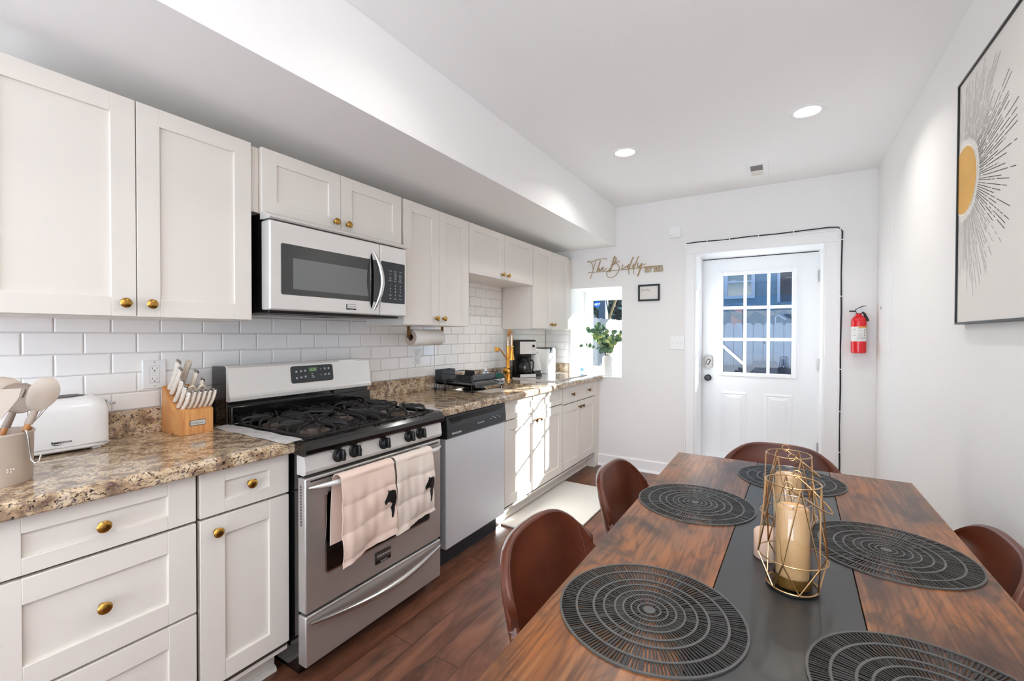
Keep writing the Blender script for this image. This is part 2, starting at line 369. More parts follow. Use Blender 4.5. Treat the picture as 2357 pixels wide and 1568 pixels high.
# ------------------------------------------------------------------ mesh builder
class G:
    """collects shapes; part()/tag_thing() links them as one mesh object"""
    def __init__(s):
        s.v = []; s.f = []; s.m = []; s.cur = 0; s.smooth = []
    def mat(s, i): s.cur = i; return s
    def add(s, vs, fs, smooth=False):
        o = len(s.v); s.v += [tuple(x) for x in vs]
        for f in fs:
            s.f.append(tuple(o + i for i in f)); s.m.append(s.cur); s.smooth.append(smooth)
        return s
    def box(s, x0, x1, y0, y1, z0, z1, b=0.0, M=None):
        if b <= 0:
            vs = [(x, y, z) for x in (x0, x1) for y in (y0, y1) for z in (z0, z1)]
            fs = [(0, 1, 3, 2), (4, 6, 7, 5), (0, 4, 5, 1), (2, 3, 7, 6), (0, 2, 6, 4), (1, 5, 7, 3)]
            if M is not None: vs = [M @ Vector(q) for q in vs]
            return s.add(vs, fs)
        bm = bmesh.new()
        bmesh.ops.create_cube(bm, size=1)
        for q in bm.verts:
            q.co = Vector(((x0 + x1) / 2 + q.co.x * (x1 - x0), (y0 + y1) / 2 + q.co.y * (y1 - y0), (z0 + z1) / 2 + q.co.z * (z1 - z0)))
        b = min(b, abs(x1 - x0) * .45, abs(y1 - y0) * .45, abs(z1 - z0) * .45)
        bmesh.ops.bevel(bm, geom=list(bm.edges), offset=b, segments=(3 if b > .004 else 2), profile=0.5, affect='EDGES')
        bm.verts.index_update()
        vs = [(M @ q.co if M is not None else q.co.copy()) for q in bm.verts]
        bm.normal_update()
        fl = []; sm_ = []
        for f in bm.faces:
            n = f.normal; (fl if max(abs(n.x), abs(n.y), abs(n.z)) > .9999 else sm_).append(tuple(q.index for q in f.verts))
        bm.free()
        o = len(s.v); s.v += [tuple(x) for x in vs]
        for fs_, sm in ((fl, False), (sm_, True)):
            for f in fs_: s.f.append(tuple(o + i for i in f)); s.m.append(s.cur); s.smooth.append(sm)
        return s
    def tube(s, pts, r, seg=8, closed=False, caps=True, flat=1.0):
        pts = [Vector(q) for q in pts]; n = len(pts)
        rs = r if isinstance(r, (list, tuple)) else [r] * n
        rings = []; prev = None
        for i, q in enumerate(pts):
            if closed: t = (pts[(i + 1) % n] - pts[i - 1])
            else: t = pts[min(i + 1, n - 1)] - pts[max(i - 1, 0)]
            if t.length < 1e-9: t = Vector((0, 0, 1))
            t.normalize()
            if prev is None:
                a = Vector((0, 0, 1)) if abs(t.z) < .9 else Vector((1, 0, 0))
                u = a.cross(t).normalized()
            else:
                u = prev - t * prev.dot(t)
                u = u.normalized() if u.length > 1e-6 else t.orthogonal().normalized()
            prev = u; w_ = t.cross(u)
            rings.append([q + (u * cos(2 * pi * k / seg) + w_ * sin(2 * pi * k / seg) * flat) * rs[i] for k in range(seg)])
        vs = [c for rg in rings for c in rg]; fs = []
        m = n if closed else n - 1
        for i in range(m):
            j = (i + 1) % n
            for k in range(seg):
                k2 = (k + 1) % seg
                fs.append((i * seg + k, i * seg + k2, j * seg + k2, j * seg + k))
        s.add(vs, fs, True)
        if caps and not closed:
            s.add([c for c in rings[0]], [tuple(range(seg))[::-1]])
            s.add([c for c in rings[-1]], [tuple(range(seg))])
        return s
    def lathe(s, prof, c=(0, 0, 0), ax='z', seg=28, M=None, caps=True):
        """prof: list of (radius, height)"""
        vs = []; fs = []
        for r, h in prof:
            for k in range(seg):
                a = 2 * pi * k / seg
                if ax == 'z': q = (c[0] + r * cos(a), c[1] + r * sin(a), c[2] + h)
                elif ax == 'x': q = (c[0] + h, c[1] + r * cos(a), c[2] + r * sin(a))
                else: q = (c[0] + r * sin(a), c[1] + h, c[2] + r * cos(a))
                vs.append(M @ Vector(q) if M is not None else q)
        for i in range(len(prof) - 1):
            for k in range(seg):
                k2 = (k + 1) % seg
                fs.append((i * seg + k, i * seg + k2, (i + 1) * seg + k2, (i + 1) * seg + k))
        s.add(vs, fs, True)
        if not caps: return s
        if prof[0][0] > 1e-5: s.add(vs[:seg], [tuple(range(seg))[::-1]])
        if prof[-1][0] > 1e-5: s.add(vs[-seg:], [tuple(range(seg))])
        return s
    def prism(s, poly, d0, d1, ax='y', M=None):
        """extrude a 2D polygon along ax; poly coords are the other two axes in xyz order"""
        n = len(poly)
        def mk(p, d):
            q = {'x': (d, p[0], p[1]), 'y': (p[0], d, p[1]), 'z': (p[0], p[1], d)}[ax]
            return M @ Vector(q) if M is not None else q
        vs = [mk(p, d0) for p in poly] + [mk(p, d1) for p in poly]
        fs = [tuple(range(n))[::-1], tuple(range(n, 2 * n))] + [(i, (i + 1) % n, n + (i + 1) % n, n + i) for i in range(n)]
        return s.add(vs, fs)
    def grid(s, fn, nu, nv, smooth=True):
        vs = [fn(i / nu, j / nv) for i in range(nu + 1) for j in range(nv + 1)]
        fs = [(i * (nv + 1) + j, (i + 1) * (nv + 1) + j, (i + 1) * (nv + 1) + j + 1, i * (nv + 1) + j + 1) for i in range(nu) for j in range(nv)]
        return s.add(vs, fs, smooth)
    def sheet(s, fn, nu, nv, th):
        """a grid with thickness th along its normals"""
        P = [[Vector(fn(i / nu, j / nv)) for j in range(nv + 1)] for i in range(nu + 1)]
        N = [[None] * (nv + 1) for _ in range(nu + 1)]
        for i in range(nu + 1):
            for j in range(nv + 1):
                a = P[min(i + 1, nu)][j] - P[max(i - 1, 0)][j]; b = P[i][min(j + 1, nv)] - P[i][max(j - 1, 0)]
                c = a.cross(b)
                N[i][j] = c.normalized() if c.length > 1e-12 else Vector((0, 0, 1))
        W = nv + 1; K = (nu + 1) * W
        vs = [P[i][j] for i in range(nu + 1) for j in range(W)] + [P[i][j] - N[i][j] * th for i in range(nu + 1) for j in range(W)]
        fs = []
        for i in range(nu):
            for j in range(nv):
                a, b, c, d = i * W + j, (i + 1) * W + j, (i + 1) * W + j + 1, i * W + j + 1
                fs += [(a, b, c, d), (K + d, K + c, K + b, K + a)]
        for i in range(nu):
            for j in (0, nv):
                a, b = i * W + j, (i + 1) * W + j
                fs.append((a, K + a, K + b, b) if j == 0 else (b, K + b, K + a, a))
        for j in range(nv):
            for i in (0, nu):
                a, b = i * W + j, i * W + j + 1
                fs.append((b, K + b, K + a, a) if i == 0 else (a, K + a, K + b, b))
        return s.add(vs, fs, True)

def mesh_from(name, g, mats, off, angle=52, recalc=True):
    me = bpy.data.meshes.new(name)
    ox, oy, oz = off
    me.from_pydata([(x - ox, y - oy, z - oz) for x, y, z in g.v], [], g.f)
    for m in mats: me.materials.append(MATS[m])
    for p, mi, sm in zip(me.polygons, g.m, g.smooth):
        p.material_index = mi; p.use_smooth = sm
    if recalc:
        bm = bmesh.new(); bm.from_mesh(me)
        bmesh.ops.remove_doubles(bm, verts=bm.verts, dist=1e-6)
        bmesh.ops.recalc_face_normals(bm, faces=bm.faces)
        bm.to_mesh(me); bm.free()
    keep = [p.use_smooth for p in me.polygons]
    me.set_sharp_from_angle(angle=radians(angle))
    me.polygons.foreach_set('use_smooth', keep)
    return me

WL = {}
def settags(o, label, cat, group=None, kind=None):
    if label: o['label'] = label
    if cat: o['category'] = cat
    if group: o['group'] = group
    if kind: o['kind'] = kind

def thing(name, label, cat, loc, group=None):
    o = bpy.data.objects.new(name, None); COL.objects.link(o)
    o.empty_display_size = 0.05
    o.location = loc; WL[o] = Vector(loc)
    settags(o, label, cat, group)
    return o

def part(name, g, mats, parent, label=None, angle=52):
    if isinstance(mats, str): mats = [mats]
    off = WL[parent]
    o = bpy.data.objects.new(name, mesh_from(name, g, mats, off, angle)); COL.objects.link(o)
    o.parent = parent; WL[o] = off
    if label: o['label'] = label
    return o

def solo(name, g, mats, label, cat, loc, group=None, kind=None, angle=52):
    """a thing that is one mesh"""
    if isinstance(mats, str): mats = [mats]
    o = bpy.data.objects.new(name, mesh_from(name, g, mats, loc, angle)); COL.objects.link(o)
    o.location = loc; WL[o] = Vector(loc)
    settags(o, label, cat, group, kind)
    return o

def struct(name, g, mats, loc=(0, 0, 0), label=None):
    if isinstance(mats, str): mats = [mats]
    o = bpy.data.objects.new(name, mesh_from(name, g, mats, loc)); COL.objects.link(o)
    o.location = loc; WL[o] = Vector(loc)
    o['kind'] = 'structure'
    if label: o['label'] = label
    return o

def text_g(g, txt, origin, right, up, size, ext=0.0006, bold=0.0, shear=0.0, center=False, width=None):
    cu = bpy.data.curves.new('t', 'FONT'); cu.body = txt; cu.size = size; cu.extrude = ext; cu.offset = bold; cu.shear = shear
    cu.resolution_u = 3
    if center: cu.align_x = 'CENTER'
    ob = bpy.data.objects.new('t', cu); COL.objects.link(ob)
    bpy.context.view_layer.update()
    me = bpy.data.meshes.new_from_object(ob.evaluated_get(bpy.context.evaluated_depsgraph_get()))
    r = Vector(right).normalized(); u = Vector(up).normalized(); n = r.cross(u); o = Vector(origin)
    sx = 1.0
    if width:
        xs = [v.co.x for v in me.vertices]
        sx = width / max(1e-6, max(xs) - min(xs))
    vs = [o + r * v.co.x * sx + u * v.co.y + n * v.co.z for v in me.vertices]
    g.add(vs, [tuple(p.vertices) for p in me.polygons])
    bpy.data.objects.remove(ob); bpy.data.curves.remove(cu); bpy.data.meshes.remove(me)

def copy_tree(o, parent=None):
    c = o.copy(); COL.objects.link(c); c.parent = parent
    WL[c] = WL.get(o, Vector((0, 0, 0)))
    for ch in list(o.children): copy_tree(ch, c)
    return c

def rrect(y0, y1, z0, z1, r, n=5):
    """rounded rectangle outline"""
    pts = []
    for cx, cy, a0 in ((y1 - r, z1 - r, 0), (y0 + r, z1 - r, pi / 2), (y0 + r, z0 + r, pi), (y1 - r, z0 + r, 3 * pi / 2)):
        for k in range(n + 1):
            a = a0 + pi / 2 * k / n
            pts.append((cx + r * cos(a), cy + r * sin(a)))
    return pts

# ================================================================== THE SETTING
XR, YE, YO, YB, ZC, XS, ZS = 2.805, 4.50, 4.92, -2.30, 2.575, 0.782, 2.195
struct('floor', G().box(-.15, XR + .15, YB - .15, YO + .02, -.1, 0), 'floor_wood', label='dark reddish brown hardwood plank floor')
struct('ceiling', G().box(-.15, XR + .15, YB - .15, YO + .02, ZC, ZC + .12), 'ceiling_paint', label='smooth white ceiling')
struct('soffit', G().box(.0005, XS, YB + .001, YE - .001, ZS, ZC - .0005), 'ceiling_paint', label='boxed white soffit running above the wall cabinets')
struct('wall_left', G().box(-.15, 0, YB - .15, YO, 0, ZC), 'wall_paint')
struct('wall_right', G().box(XR, XR + .15, YB - .15, YO, 0, ZC), 'wall_paint')
WX1, WX2, WZ1, WZ2 = .305, .846, .886, 1.796
DX1, DX2, DZ = 1.519, 2.484, 2.048
g = G()
g.box(0, WX1, YE, YO, 0, ZC); g.box(WX1, WX2, YE, YO, 0, WZ1); g.box(WX1, WX2, YE, YO, WZ2, ZC)
g.box(WX2, DX1, YE, YO, 0, ZC); g.box(DX1, DX2, YE, YO, DZ, ZC); g.box(DX2, XR, YE, YO, 0, ZC)
struct('wall_end', g, 'wall_paint', label='white end wall with the back door and a deep window niche')
g = G()
g.box(0, .28, YB - .15, YB, 0, ZC); g.box(2.52, XR, YB - .15, YB, 0, ZC); g.box(.28, 2.52, YB - .15, YB, 0, .25); g.box(.28, 2.52, YB - .15, YB, 2.32, ZC)
struct('wall_back', g, 'wall_paint')
# wide unseen rear window, added as an opening for the fill light
g = G()
for a in ((.28, .34), (1.37, 1.43), (2.46, 2.52)): g.box(a[0], a[1], YB - .12, YB - .06, .25, 2.32)
g.box(.34, 2.46, YB - .12, YB - .06, .25, .31); g.box(.34, 2.46, YB - .12, YB - .06, 2.26, 2.32)
win2 = struct('added_window', g, 'trim_paint')
part('pane', G().box(.34, 2.46, YB - .093, YB - .09, .31, 2.26), 'window_glass', win2)

# baseboards
def baseboard(name, x0, x1, y0, y1, axis, sgn):
    g = G()
    if axis == 'x':
        d = .014
        g.prism([(y0, 0), (y0, .108), (y0 - .006, .115), (y0 - d, .105), (y0 - d, .018), (y0 - d - .012, .012), (y0 - d - .014, 0)], x0, x1, 'x')
    else:
        d = .014
        g.prism([(x0, 0), (x0, .108), (x0 - .006, .115), (x0 - d, .105), (x0 - d, .018), (x0 - d - .012, .012), (x0 - d - .014, 0)], y0, y1, 'y')
    return struct(name, g, 'trim_paint')
baseboard('baseboard_end', .60, 1.434, YE, YE, 'x', -1)
baseboard('baseboard_corner', 2.583, XR - .001, YE, YE, 'x', -1)
baseboard('baseboard_right', XR, XR, YB, YE - .03, 'y', -1)

# door casing (trim_1)
g = G()
def casing(g, x0, x1, z0, z1, vertical=True):
    g.box(x0, x1, YE - .016, YE, z0, z1, .003)
g.box(1.436, 1.519, YE - .016, YE, 0, 2.048, .003); g.box(2.484, 2.581, YE - .016, YE, 0, 2.048, .003)
g.box(1.436, 2.581, YE - .016, YE, 2.048, 2.144, .003)
g.box(1.436, 1.452, YE - .024, YE - .012, 0, 2.128, .004); g.box(2.565, 2.581, YE - .024, YE - .012, 0, 2.128, .004); g.box(1.436, 2.581, YE - .024, YE - .012, 2.128, 2.144, .004)
struct('trim_1', g, 'trim_paint', label='white door casing around the back door')
# jamb + stops
g = G()
g.box(DX1, DX1 + .012, YE, 4.865, 0, DZ); g.box(DX2 - .012, DX2, YE, 4.865, 0, DZ); g.box(DX1, DX2, YE, 4.865, DZ - .0005, DZ + .004)
g.box(DX1, DX1 + .006, 4.865, 4.92, 0, DZ); g.box(DX2 - .02, DX2, 4.865, 4.92, 0, DZ)
g.box(DX1, DX2, YE + .02, 4.92, 0, .02)
struct('trim_2', g, 'trim_paint', label='white door jamb reveal around the back door')

# the back door
YD = 4.87
dx0, dx1, dz1 = 1.531, 2.464, 2.040
gx0, gx1, gz0, gz1 = 1.712, 2.268, .964, 1.880
g = G()
g.box(dx0, gx0 - .012, YD, YD + .044, .022, dz1); g.box(gx1 + .012, dx1, YD, YD + .044, .022, dz1)
g.box(gx0 - .012, gx1 + .012, YD, YD + .044, gz1 + .012, dz1); g.box(gx0 - .012, gx1 + .012, YD, YD + .044, .022, gz0 - .012)
def raised_panel(g, x0, x1, z0, z1):
    y = YD
    for (d0, d1, a, b) in ((0, .022, 0, -.006), (.022, .03, -.006, -.002), (.03, .06, -.002, -.008)):
        o0 = [(x0 + d0, z0 + d0), (x1 - d0, z0 + d0), (x1 - d0, z1 - d0), (x0 + d0, z1 - d0)]
        o1 = [(x0 + d1, z0 + d1), (x1 - d1, z0 + d1), (x1 - d1, z1 - d1), (x0 + d1, z1 - d1)]
        vs = [(p[0], y + a, p[1]) for p in o0] + [(p[0], y + b, p[1]) for p in o1]
        g.add(vs, [(i, (i + 1) % 4, 4 + (i + 1) % 4, 4 + i) for i in range(4)])
    d = .06
    g.add([(x0 + d, y - .008, z0 + d), (x1 - d, y - .008, z0 + d), (x1 - d, y - .008, z1 - d), (x0 + d, y - .008, z1 - d)], [(0, 1, 2, 3)])
raised_panel(g, 1.700, 1.925, .20, .785); raised_panel(g, 2.058, 2.283, .20, .785)
door = struct('door_1', g, 'door_paint', label='white back door with a nine pane window and two raised panels')
g = G()
for a in ((gx0 - .04, gx0, gz0 - .035, gz1 + .035), (gx1, gx1 + .04, gz0 - .035, gz1 + .035), (gx0, gx1, gz0 - .035, gz0), (gx0, gx1, gz1, gz1 + .035)):
    g.box(a[0], a[1], YD - .014, YD + .01, a[2], a[3], .005)
part('window_frame', g, 'trim_paint', door)
g = G()
mx = [(1.886, 1.911), (2.076, 2.100)]; mz = [(1.559, 1.587), (1.262, 1.290)]
for a in mx: g.box(a[0], a[1], YD - .004, YD + .020, gz0, gz1, .004)
for a in mz: g.box(gx0, gx1, YD - .003, YD + .019, a[0], a[1], .004)
part('muntins', g, 'trim_paint', door)
part('pane', G().box(gx0 - .01, gx1 + .01, YD + .020, YD + .024, gz0 - .01, gz1 + .01), 'window_glass', door)
g = G(); g.box(DX1 + .006, DX2 - .012, YD + .006, YD + .040, dz1 + .0005, DZ + .002); g.box(DX1 + .0065, dx0 - .0005, YD + .006, YD + .040, .02, DZ); g.box(dx1 + .0005, DX2 - .0125, YD + .006, YD + .040, .02, DZ)
part('dark_gap_filler', g, 'rubber', door)  # added dark strips: stop light leaks and give the door gap its shade
g = G()
g.prism(rrect(1.549, 1.627, .995, 1.122, .03), YD - .018, YD, 'y')
g.box(1.572, 1.604, YD - .034, YD - .016, 1.03, 1.085, .008, M=Matrix.Translation((1.588, 0, 1.058)) @ Matrix.Rotation(.45, 4, 'Y') @ Matrix.Translation((-1.588, 0, -1.058)))
part('deadbolt', g, 'steel_dark', door, 'satin nickel keypad deadbolt')
g = G()
g.lathe([(.030, 0), (.030, -.012), (.014, -.016), (.014, -.035), (.024, -.042), (.030, -.055), (.024, -.066), (.0, -.068)], (1.587, YD, .905), 'y')
part('knob', g, 'black_plastic', door, 'dark round door knob')
for z in (1.83, 1.06, .33):
    g = G(); g.box(dx1 - .004, dx1 + .008, YD - .007, YD + .003, z - .05, z + .05, .002); g.tube([(dx1 + .003, YD - .008, z - .052), (dx1 + .003, YD - .008, z + .052)], .005)
    part('hinge', g, 'steel_plain', door)

# niche window
YW = 4.86
g = G()
g.box(WX1, WX1 + .045, YW, YW + .055, WZ1, WZ2, .003); g.box(WX2 - .045, WX2, YW, YW + .055, WZ1, WZ2, .003)
g.box(WX1 + .045, WX2 - .045, YW, YW + .055, WZ2 - .05, WZ2, .003); g.box(WX1 + .045, WX2 - .045, YW, YW + .055, WZ1, WZ1 + .04, .003)
g.box(WX1 + .045, WX1 + .085, YW + .012, YW + .05, WZ1 + .04, WZ2 - .05, .003); g.box(WX2 - .085, WX2 - .045, YW + .012, YW + .05, WZ1 + .04, WZ2 - .05, .003)
g.box(WX1 + .085, WX2 - .085, YW + .012, YW + .05, WZ2 - .10, WZ2 - .05, .003); g.box(WX1 + .085, WX2 - .085, YW + .012, YW + .05, WZ1 + .04, WZ1 + .085, .003)
win = struct('window_1', g, 'trim_paint', label='narrow white window at the back of the deep niche')
part('pane', G().box(WX1 + .08, WX2 - .08, YW + .03, YW + .034, WZ1 + .08, WZ2 - .095), 'window_glass', win)
g = G(); c = (.443, YW + .029, 1.655)
g.prism([(c[0] + .036 * cos(a), c[2] + .036 * sin(a)) for a in [2 * pi * (k + .5) / 8 for k in range(8)]], c[1] - .0015, c[1], 'y')
g.mat(1); text_g(g, 'ADT', (c[0], c[1] - .002, c[2] - .0095), (1, 0, 0), (0, 0, 1), .030, .0003, bold=.0012, shear=.25, center=True)
part('sticker', g, ['blue_sign', 'label_white'], win, 'blue octagonal security sticker')
# white wooden sill board
struct('trim_3', G().box(WX1, WX2, YE - .004, YW, WZ1, WZ1 + .008, .002), 'trim_paint', label='white sill of the window niche')

# ------------------------------------------------------------------ tiled backsplash
RH, TW = .0785, .157
def tiles(g, w0, w1, z0, z1, place, seed=0):
    k0 = math.floor((z0 - 1.316) / RH)
    k = k0
    while 1.316 + k * RH < z1 - 1e-4:
        a, b = max(z0, 1.316 + k * RH), min(z1, 1.316 + (k + 1) * RH)
        off = .62 if (k % 2) else .6985
        i = math.floor((w0 - off) / TW)
        while off + i * TW < w1:
            c, d = max(w0, off + i * TW), min(w1, off + (i + 1) * TW)
            if d - c > .008 and b - a > .008:
                q = .0012; r = .0042
                o = [(c + q, a + q), (d - q, a + q), (d - q, b - q), (c + q, b - q)]
                n_ = [(c + q + r, a + q + r), (d - q - r, a + q + r), (d - q - r, b - q - r), (c + q + r, b - q - r)]
                t = [random.uniform(-.00012, .00012) for _ in range(4)]
                vs = [place(p[0], p[1], .0052) for p in o] + [place(p[0], p[1], .0078 + t[j]) for j, p in enumerate(n_)]
                g.add(vs, [(4, 5, 6, 7)] + [(j, (j + 1) % 4, 4 + (j + 1) % 4, 4 + j) for j in range(4)])
            i += 1
        k += 1
g = G(); g.mat(1); g.box(.0005, .004, .40, YE - .0005, .90, 1.85); g.mat(0)
pl = lambda w_, z, d: (d, w_, z)
tiles(g, .40, 2.70, 1.012, 1.47, pl); tiles(g, 1.22, 2.06, .90, 1.012, pl)
tiles(g, 2.70, 3.62, 1.012, 1.75, pl); tiles(g, 3.62, YE - .009, 1.012, 1.375, pl)
struct('wall_left_tiles', g, ['tile_glaze', 'grout'], label='glossy white subway tile backsplash behind the counter')
g = G(); g.mat(1); g.box(.009, .285, YE - .004, YE - .0005, .90, 1.375); g.mat(0)
tiles(g, .009, .285, 1.012, 1.375, lambda w_, z, d: (w_, YE - d, z))
struct('wall_end_tiles', g, ['tile_glaze', 'grout'], label='small tiled return beside the window niche')

# ================================================================== OUTSIDE
struct('ground', G().box(-9, 12, YO + .02, 22, -.30, -.04), 'ground', label='grey paved yard outside')
def picket_fence(name, label, p0, dirv, n, w_, h, z0, mat, seed):
    """n boards side by side; the boards are one fence"""
    random.seed(seed)
    g = G(); d = Vector(dirv).normalized(); nn = Vector((-d.y, d.x, 0))
    for k in range(n):
        a = Vector(p0) + d * (k * w_); t = random.uniform(-.006, .012)
        ww = w_ - .008
        pr_ = [(0, 0), (ww, 0), (ww, h - .04 + t), (ww - .03, h + t), (.03, h + t), (0, h - .04 + t)]
        off = random.uniform(0, .004)
        vs = [a + d * q[0] + nn * off + Vector((0, 0, z0 + q[1])) for q in pr_] + [a + d * q[0] + nn * (off + .018) + Vector((0, 0, z0 + q[1])) for q in pr_]
        g.add(vs, [tuple(range(6)), tuple(range(6, 12))[::-1]] + [(i, (i + 1) % 6, 6 + (i + 1) % 6, 6 + i) for i in range(6)])
    o = thing(name, label, 'fence', (p0[0], p0[1], z0))
    part('boards', g, mat, o)
    return o, d, nn
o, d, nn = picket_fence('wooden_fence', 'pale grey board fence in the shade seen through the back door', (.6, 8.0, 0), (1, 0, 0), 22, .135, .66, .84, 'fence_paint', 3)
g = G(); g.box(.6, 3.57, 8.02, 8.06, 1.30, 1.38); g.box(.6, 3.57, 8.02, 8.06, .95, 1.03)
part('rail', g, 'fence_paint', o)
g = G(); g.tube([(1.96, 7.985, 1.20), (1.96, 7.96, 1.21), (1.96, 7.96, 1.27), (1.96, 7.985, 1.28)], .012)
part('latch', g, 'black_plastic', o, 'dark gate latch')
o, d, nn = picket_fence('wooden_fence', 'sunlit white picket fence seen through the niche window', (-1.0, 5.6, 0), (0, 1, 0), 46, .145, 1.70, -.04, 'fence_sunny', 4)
g = G(); g.box(-1.08, -1.02, 5.6, 12.2, 1.3, 1.38); g.box(-1.08, -1.02, 5.6, 12.2, .3, .38)
part('rail', g, 'fence_sunny', o)
solo('retaining_wall', G().box(.4, 4.5, 7.86, 8.3, -.04, .84), 'dark_stone', 'dark stone retaining wall under the grey fence outside the door', 'wall', (2.4, 7.9, -.04))
solo('stone_block', G().box(1.82, 2.14, 7.55, 7.80, -.04, .93, .02), 'dark_stone', 'dark block standing in front of the retaining wall', 'block', (1.98, 7.66, -.04))
solo('wooden_plank', G().tube([(1.25, 7.955, 1.28), (1.70, 7.90, .862)], .022, 6), 'trim_paint', 'white plank leaning diagonally against the grey fence', 'plank', (1.72, 7.70, .90))
# the blue grey neighbouring house with its window
house = thing('neighbour_house', 'blue grey clapboard house with a white window behind the fence', 'house', (1.5, 9.5, 0))
g = G(); g.box(.55, 2.14, 9.5, 10.6, -.04, 4.4)
for k in range(36): g.box(.55, 2.145, 9.488, 9.5, .0 + k * .12, .018 + k * .12)
part('siding', g, 'house_siding', house)
part('corner_board', G().box(2.11, 2.155, 9.478, 9.52, -.04, 4.4), 'house_trim', house)
g = G()
for a in ((1.25, 1.31, 2.0, 2.85), (1.70, 1.76, 2.0, 2.85), (1.31, 1.70, 2.0, 2.06), (1.31, 1.70, 2.30, 2.33), (1.31, 1.70, 2.79, 2.85)): g.box(a[0], a[1], 9.45, 9.49, a[2], a[3])
wf = part('window_frame', g, 'house_trim', house)
part('pane', G().box(1.31, 1.70, 9.475, 9.48, 2.06, 2.79), 'house_glass', wf)
g = G(); g.prism([(9.3, 4.35), (10.75, 4.35), (10.75, 4.5), (10.0, 5.0), (9.3, 4.5)], .45, 2.3, 'x'); part('roof', g, 'dark_stone', house)
nb = thing('neighbour_house', 'dark navy house farther back seen in the right door panes', 'house', (3.3, 11, 0))
g = G(); g.box(2.05, 4.4, 11, 13, -.04, 3.4); part('siding', g, 'house_navy', nb)
g = G(); part('bracket', G().box(2.24, 2.30, 10.97, 10.995, 1.86, 1.90), 'house_trim', nb); part('bracket', G().box(2.24, 2.30, 10.97, 10.995, 1.76, 1.80), 'house_trim', nb)
g = G(); g.prism([(10.8, 3.4), (13.2, 3.4), (12, 4.2)], 2.0, 4.5, 'x'); part('roof', g, 'dark_stone', nb)
g = G()
g.sheet(lambda u, v: (1.0 + 2.2 * u, 8.4 + .02 * sin(u * 30), 1.83 - .14 * abs(sin(u * pi * 5.4)) - v * (.10 + .03 * cos(u * 20))), 60, 4, .01)
for x in (1.0, 2.1, 3.2): g.tube([(x, 8.41, -.04), (x, 8.41, 1.86)], .015, 6)
solo('tarp', g, 'tarp', 'grey tarp hanging in scallops above the grey fence', 'tarp', (2.1, 8.4, -.04))
g = G(); g.sheet(lambda u, v: (.9 + 1.45 * u, 8.62 + .03 * sin(u * 23), 1.86 - v * 1.90), 40, 4, .01)
solo('pool_cover', g, 'tarp_teal', 'teal sheet hanging behind the scalloped tarp', 'tarp', (1.6, 8.6, 1.3))
g = G(); g.box(1.46, 1.62, 8.46, 8.56, -.04, 1.78, .01)
solo('pink_reflection', g, 'reflection_pink', 'pinkish block standing in for a reflection in the door glass', 'reflection block', (1.54, 8.5, 1.0))  # reflection in the door glass, built as a solid pink block
g = G(); g.tube([(2.10, 8.35, -.04), (2.10, 8.35, 1.60), (2.13, 8.35, 1.64), (2.24, 8.35, 1.56)], .008)
solo('lamp_post', g, 'house_trim', 'thin white curved lamp post behind the grey fence', 'lamp', (2.10, 8.35, 1.3))
# trees left
def foliage(name, label, c, r, n, size, mats, seed, trunk=True):
    random.seed(seed)
    o = thing(name, label, 'tree', (c[0], c[1], -.04))
    g = G()
    for k in range(n):
        u = random.uniform(-1, 1); a = random.uniform(0, 2 * pi); rr = random.random() ** (1 / 2.2)
        s_ = math.sqrt(1 - u * u)
        p = Vector((c[0] + r[0] * rr * s_ * cos(a), c[1] + r[1] * rr * s_ * sin(a), c[2] + r[2] * rr * u))
        t = Vector((random.gauss(0, 1), random.gauss(0, 1), random.gauss(0, 1))).normalized(); b = t.orthogonal().normalized()
        sz = size * random.uniform(.6, 1.3)
        g.mat(0 if random.random() < .8 else 1)
        g.add([p - t * sz, p + b * sz * .5, p + t * sz, p - b * sz * .5], [(0, 1, 2, 3)])
    part('foliage', g, mats, o)
    if trunk:
        g = G(); g.tube([(c[0], c[1], -.04), (c[0] + .05, c[1], c[2] * .5), (c[0], c[1] + .1, c[2])], [.12, .09, .04], 8)
        part('trunk', g, 'stem', o)
    return o
foliage('leafy_tree', 'dark green tree behind the white picket fence, left in the niche window', (-2.45, 13.7, 1.9), (1.25, 1.1, 1.9), 5200, .10, ['tree_leaf', 'leaf_dark'], 11)
foliage('leafy_tree', 'dark green tree behind the leaning pole in the niche window', (-3.9, 17.0, 2.2), (2.2, 1.7, 2.5), 6000, .14, ['tree_leaf', 'leaf_dark'], 12)
g = G(); g.box(-1.66, -1.49, 10.6, 10.8, -.04, 2.75); solo('garden_shed', g, 'shed_siding', 'narrow blue grey shed behind the picket fence', 'shed', (-1.9, 10.8, -.04))
solo('wooden_pole', G().tube([(-2.15, 10.9, -.04), (-1.53, 10.9, 1.65), (-.95, 10.9, 3.2)], .026, 8), 'pole_wood', 'yellowish pole leaning over the picket fence', 'pole', (-.93, 9.0, 1.55))
random.seed(5)

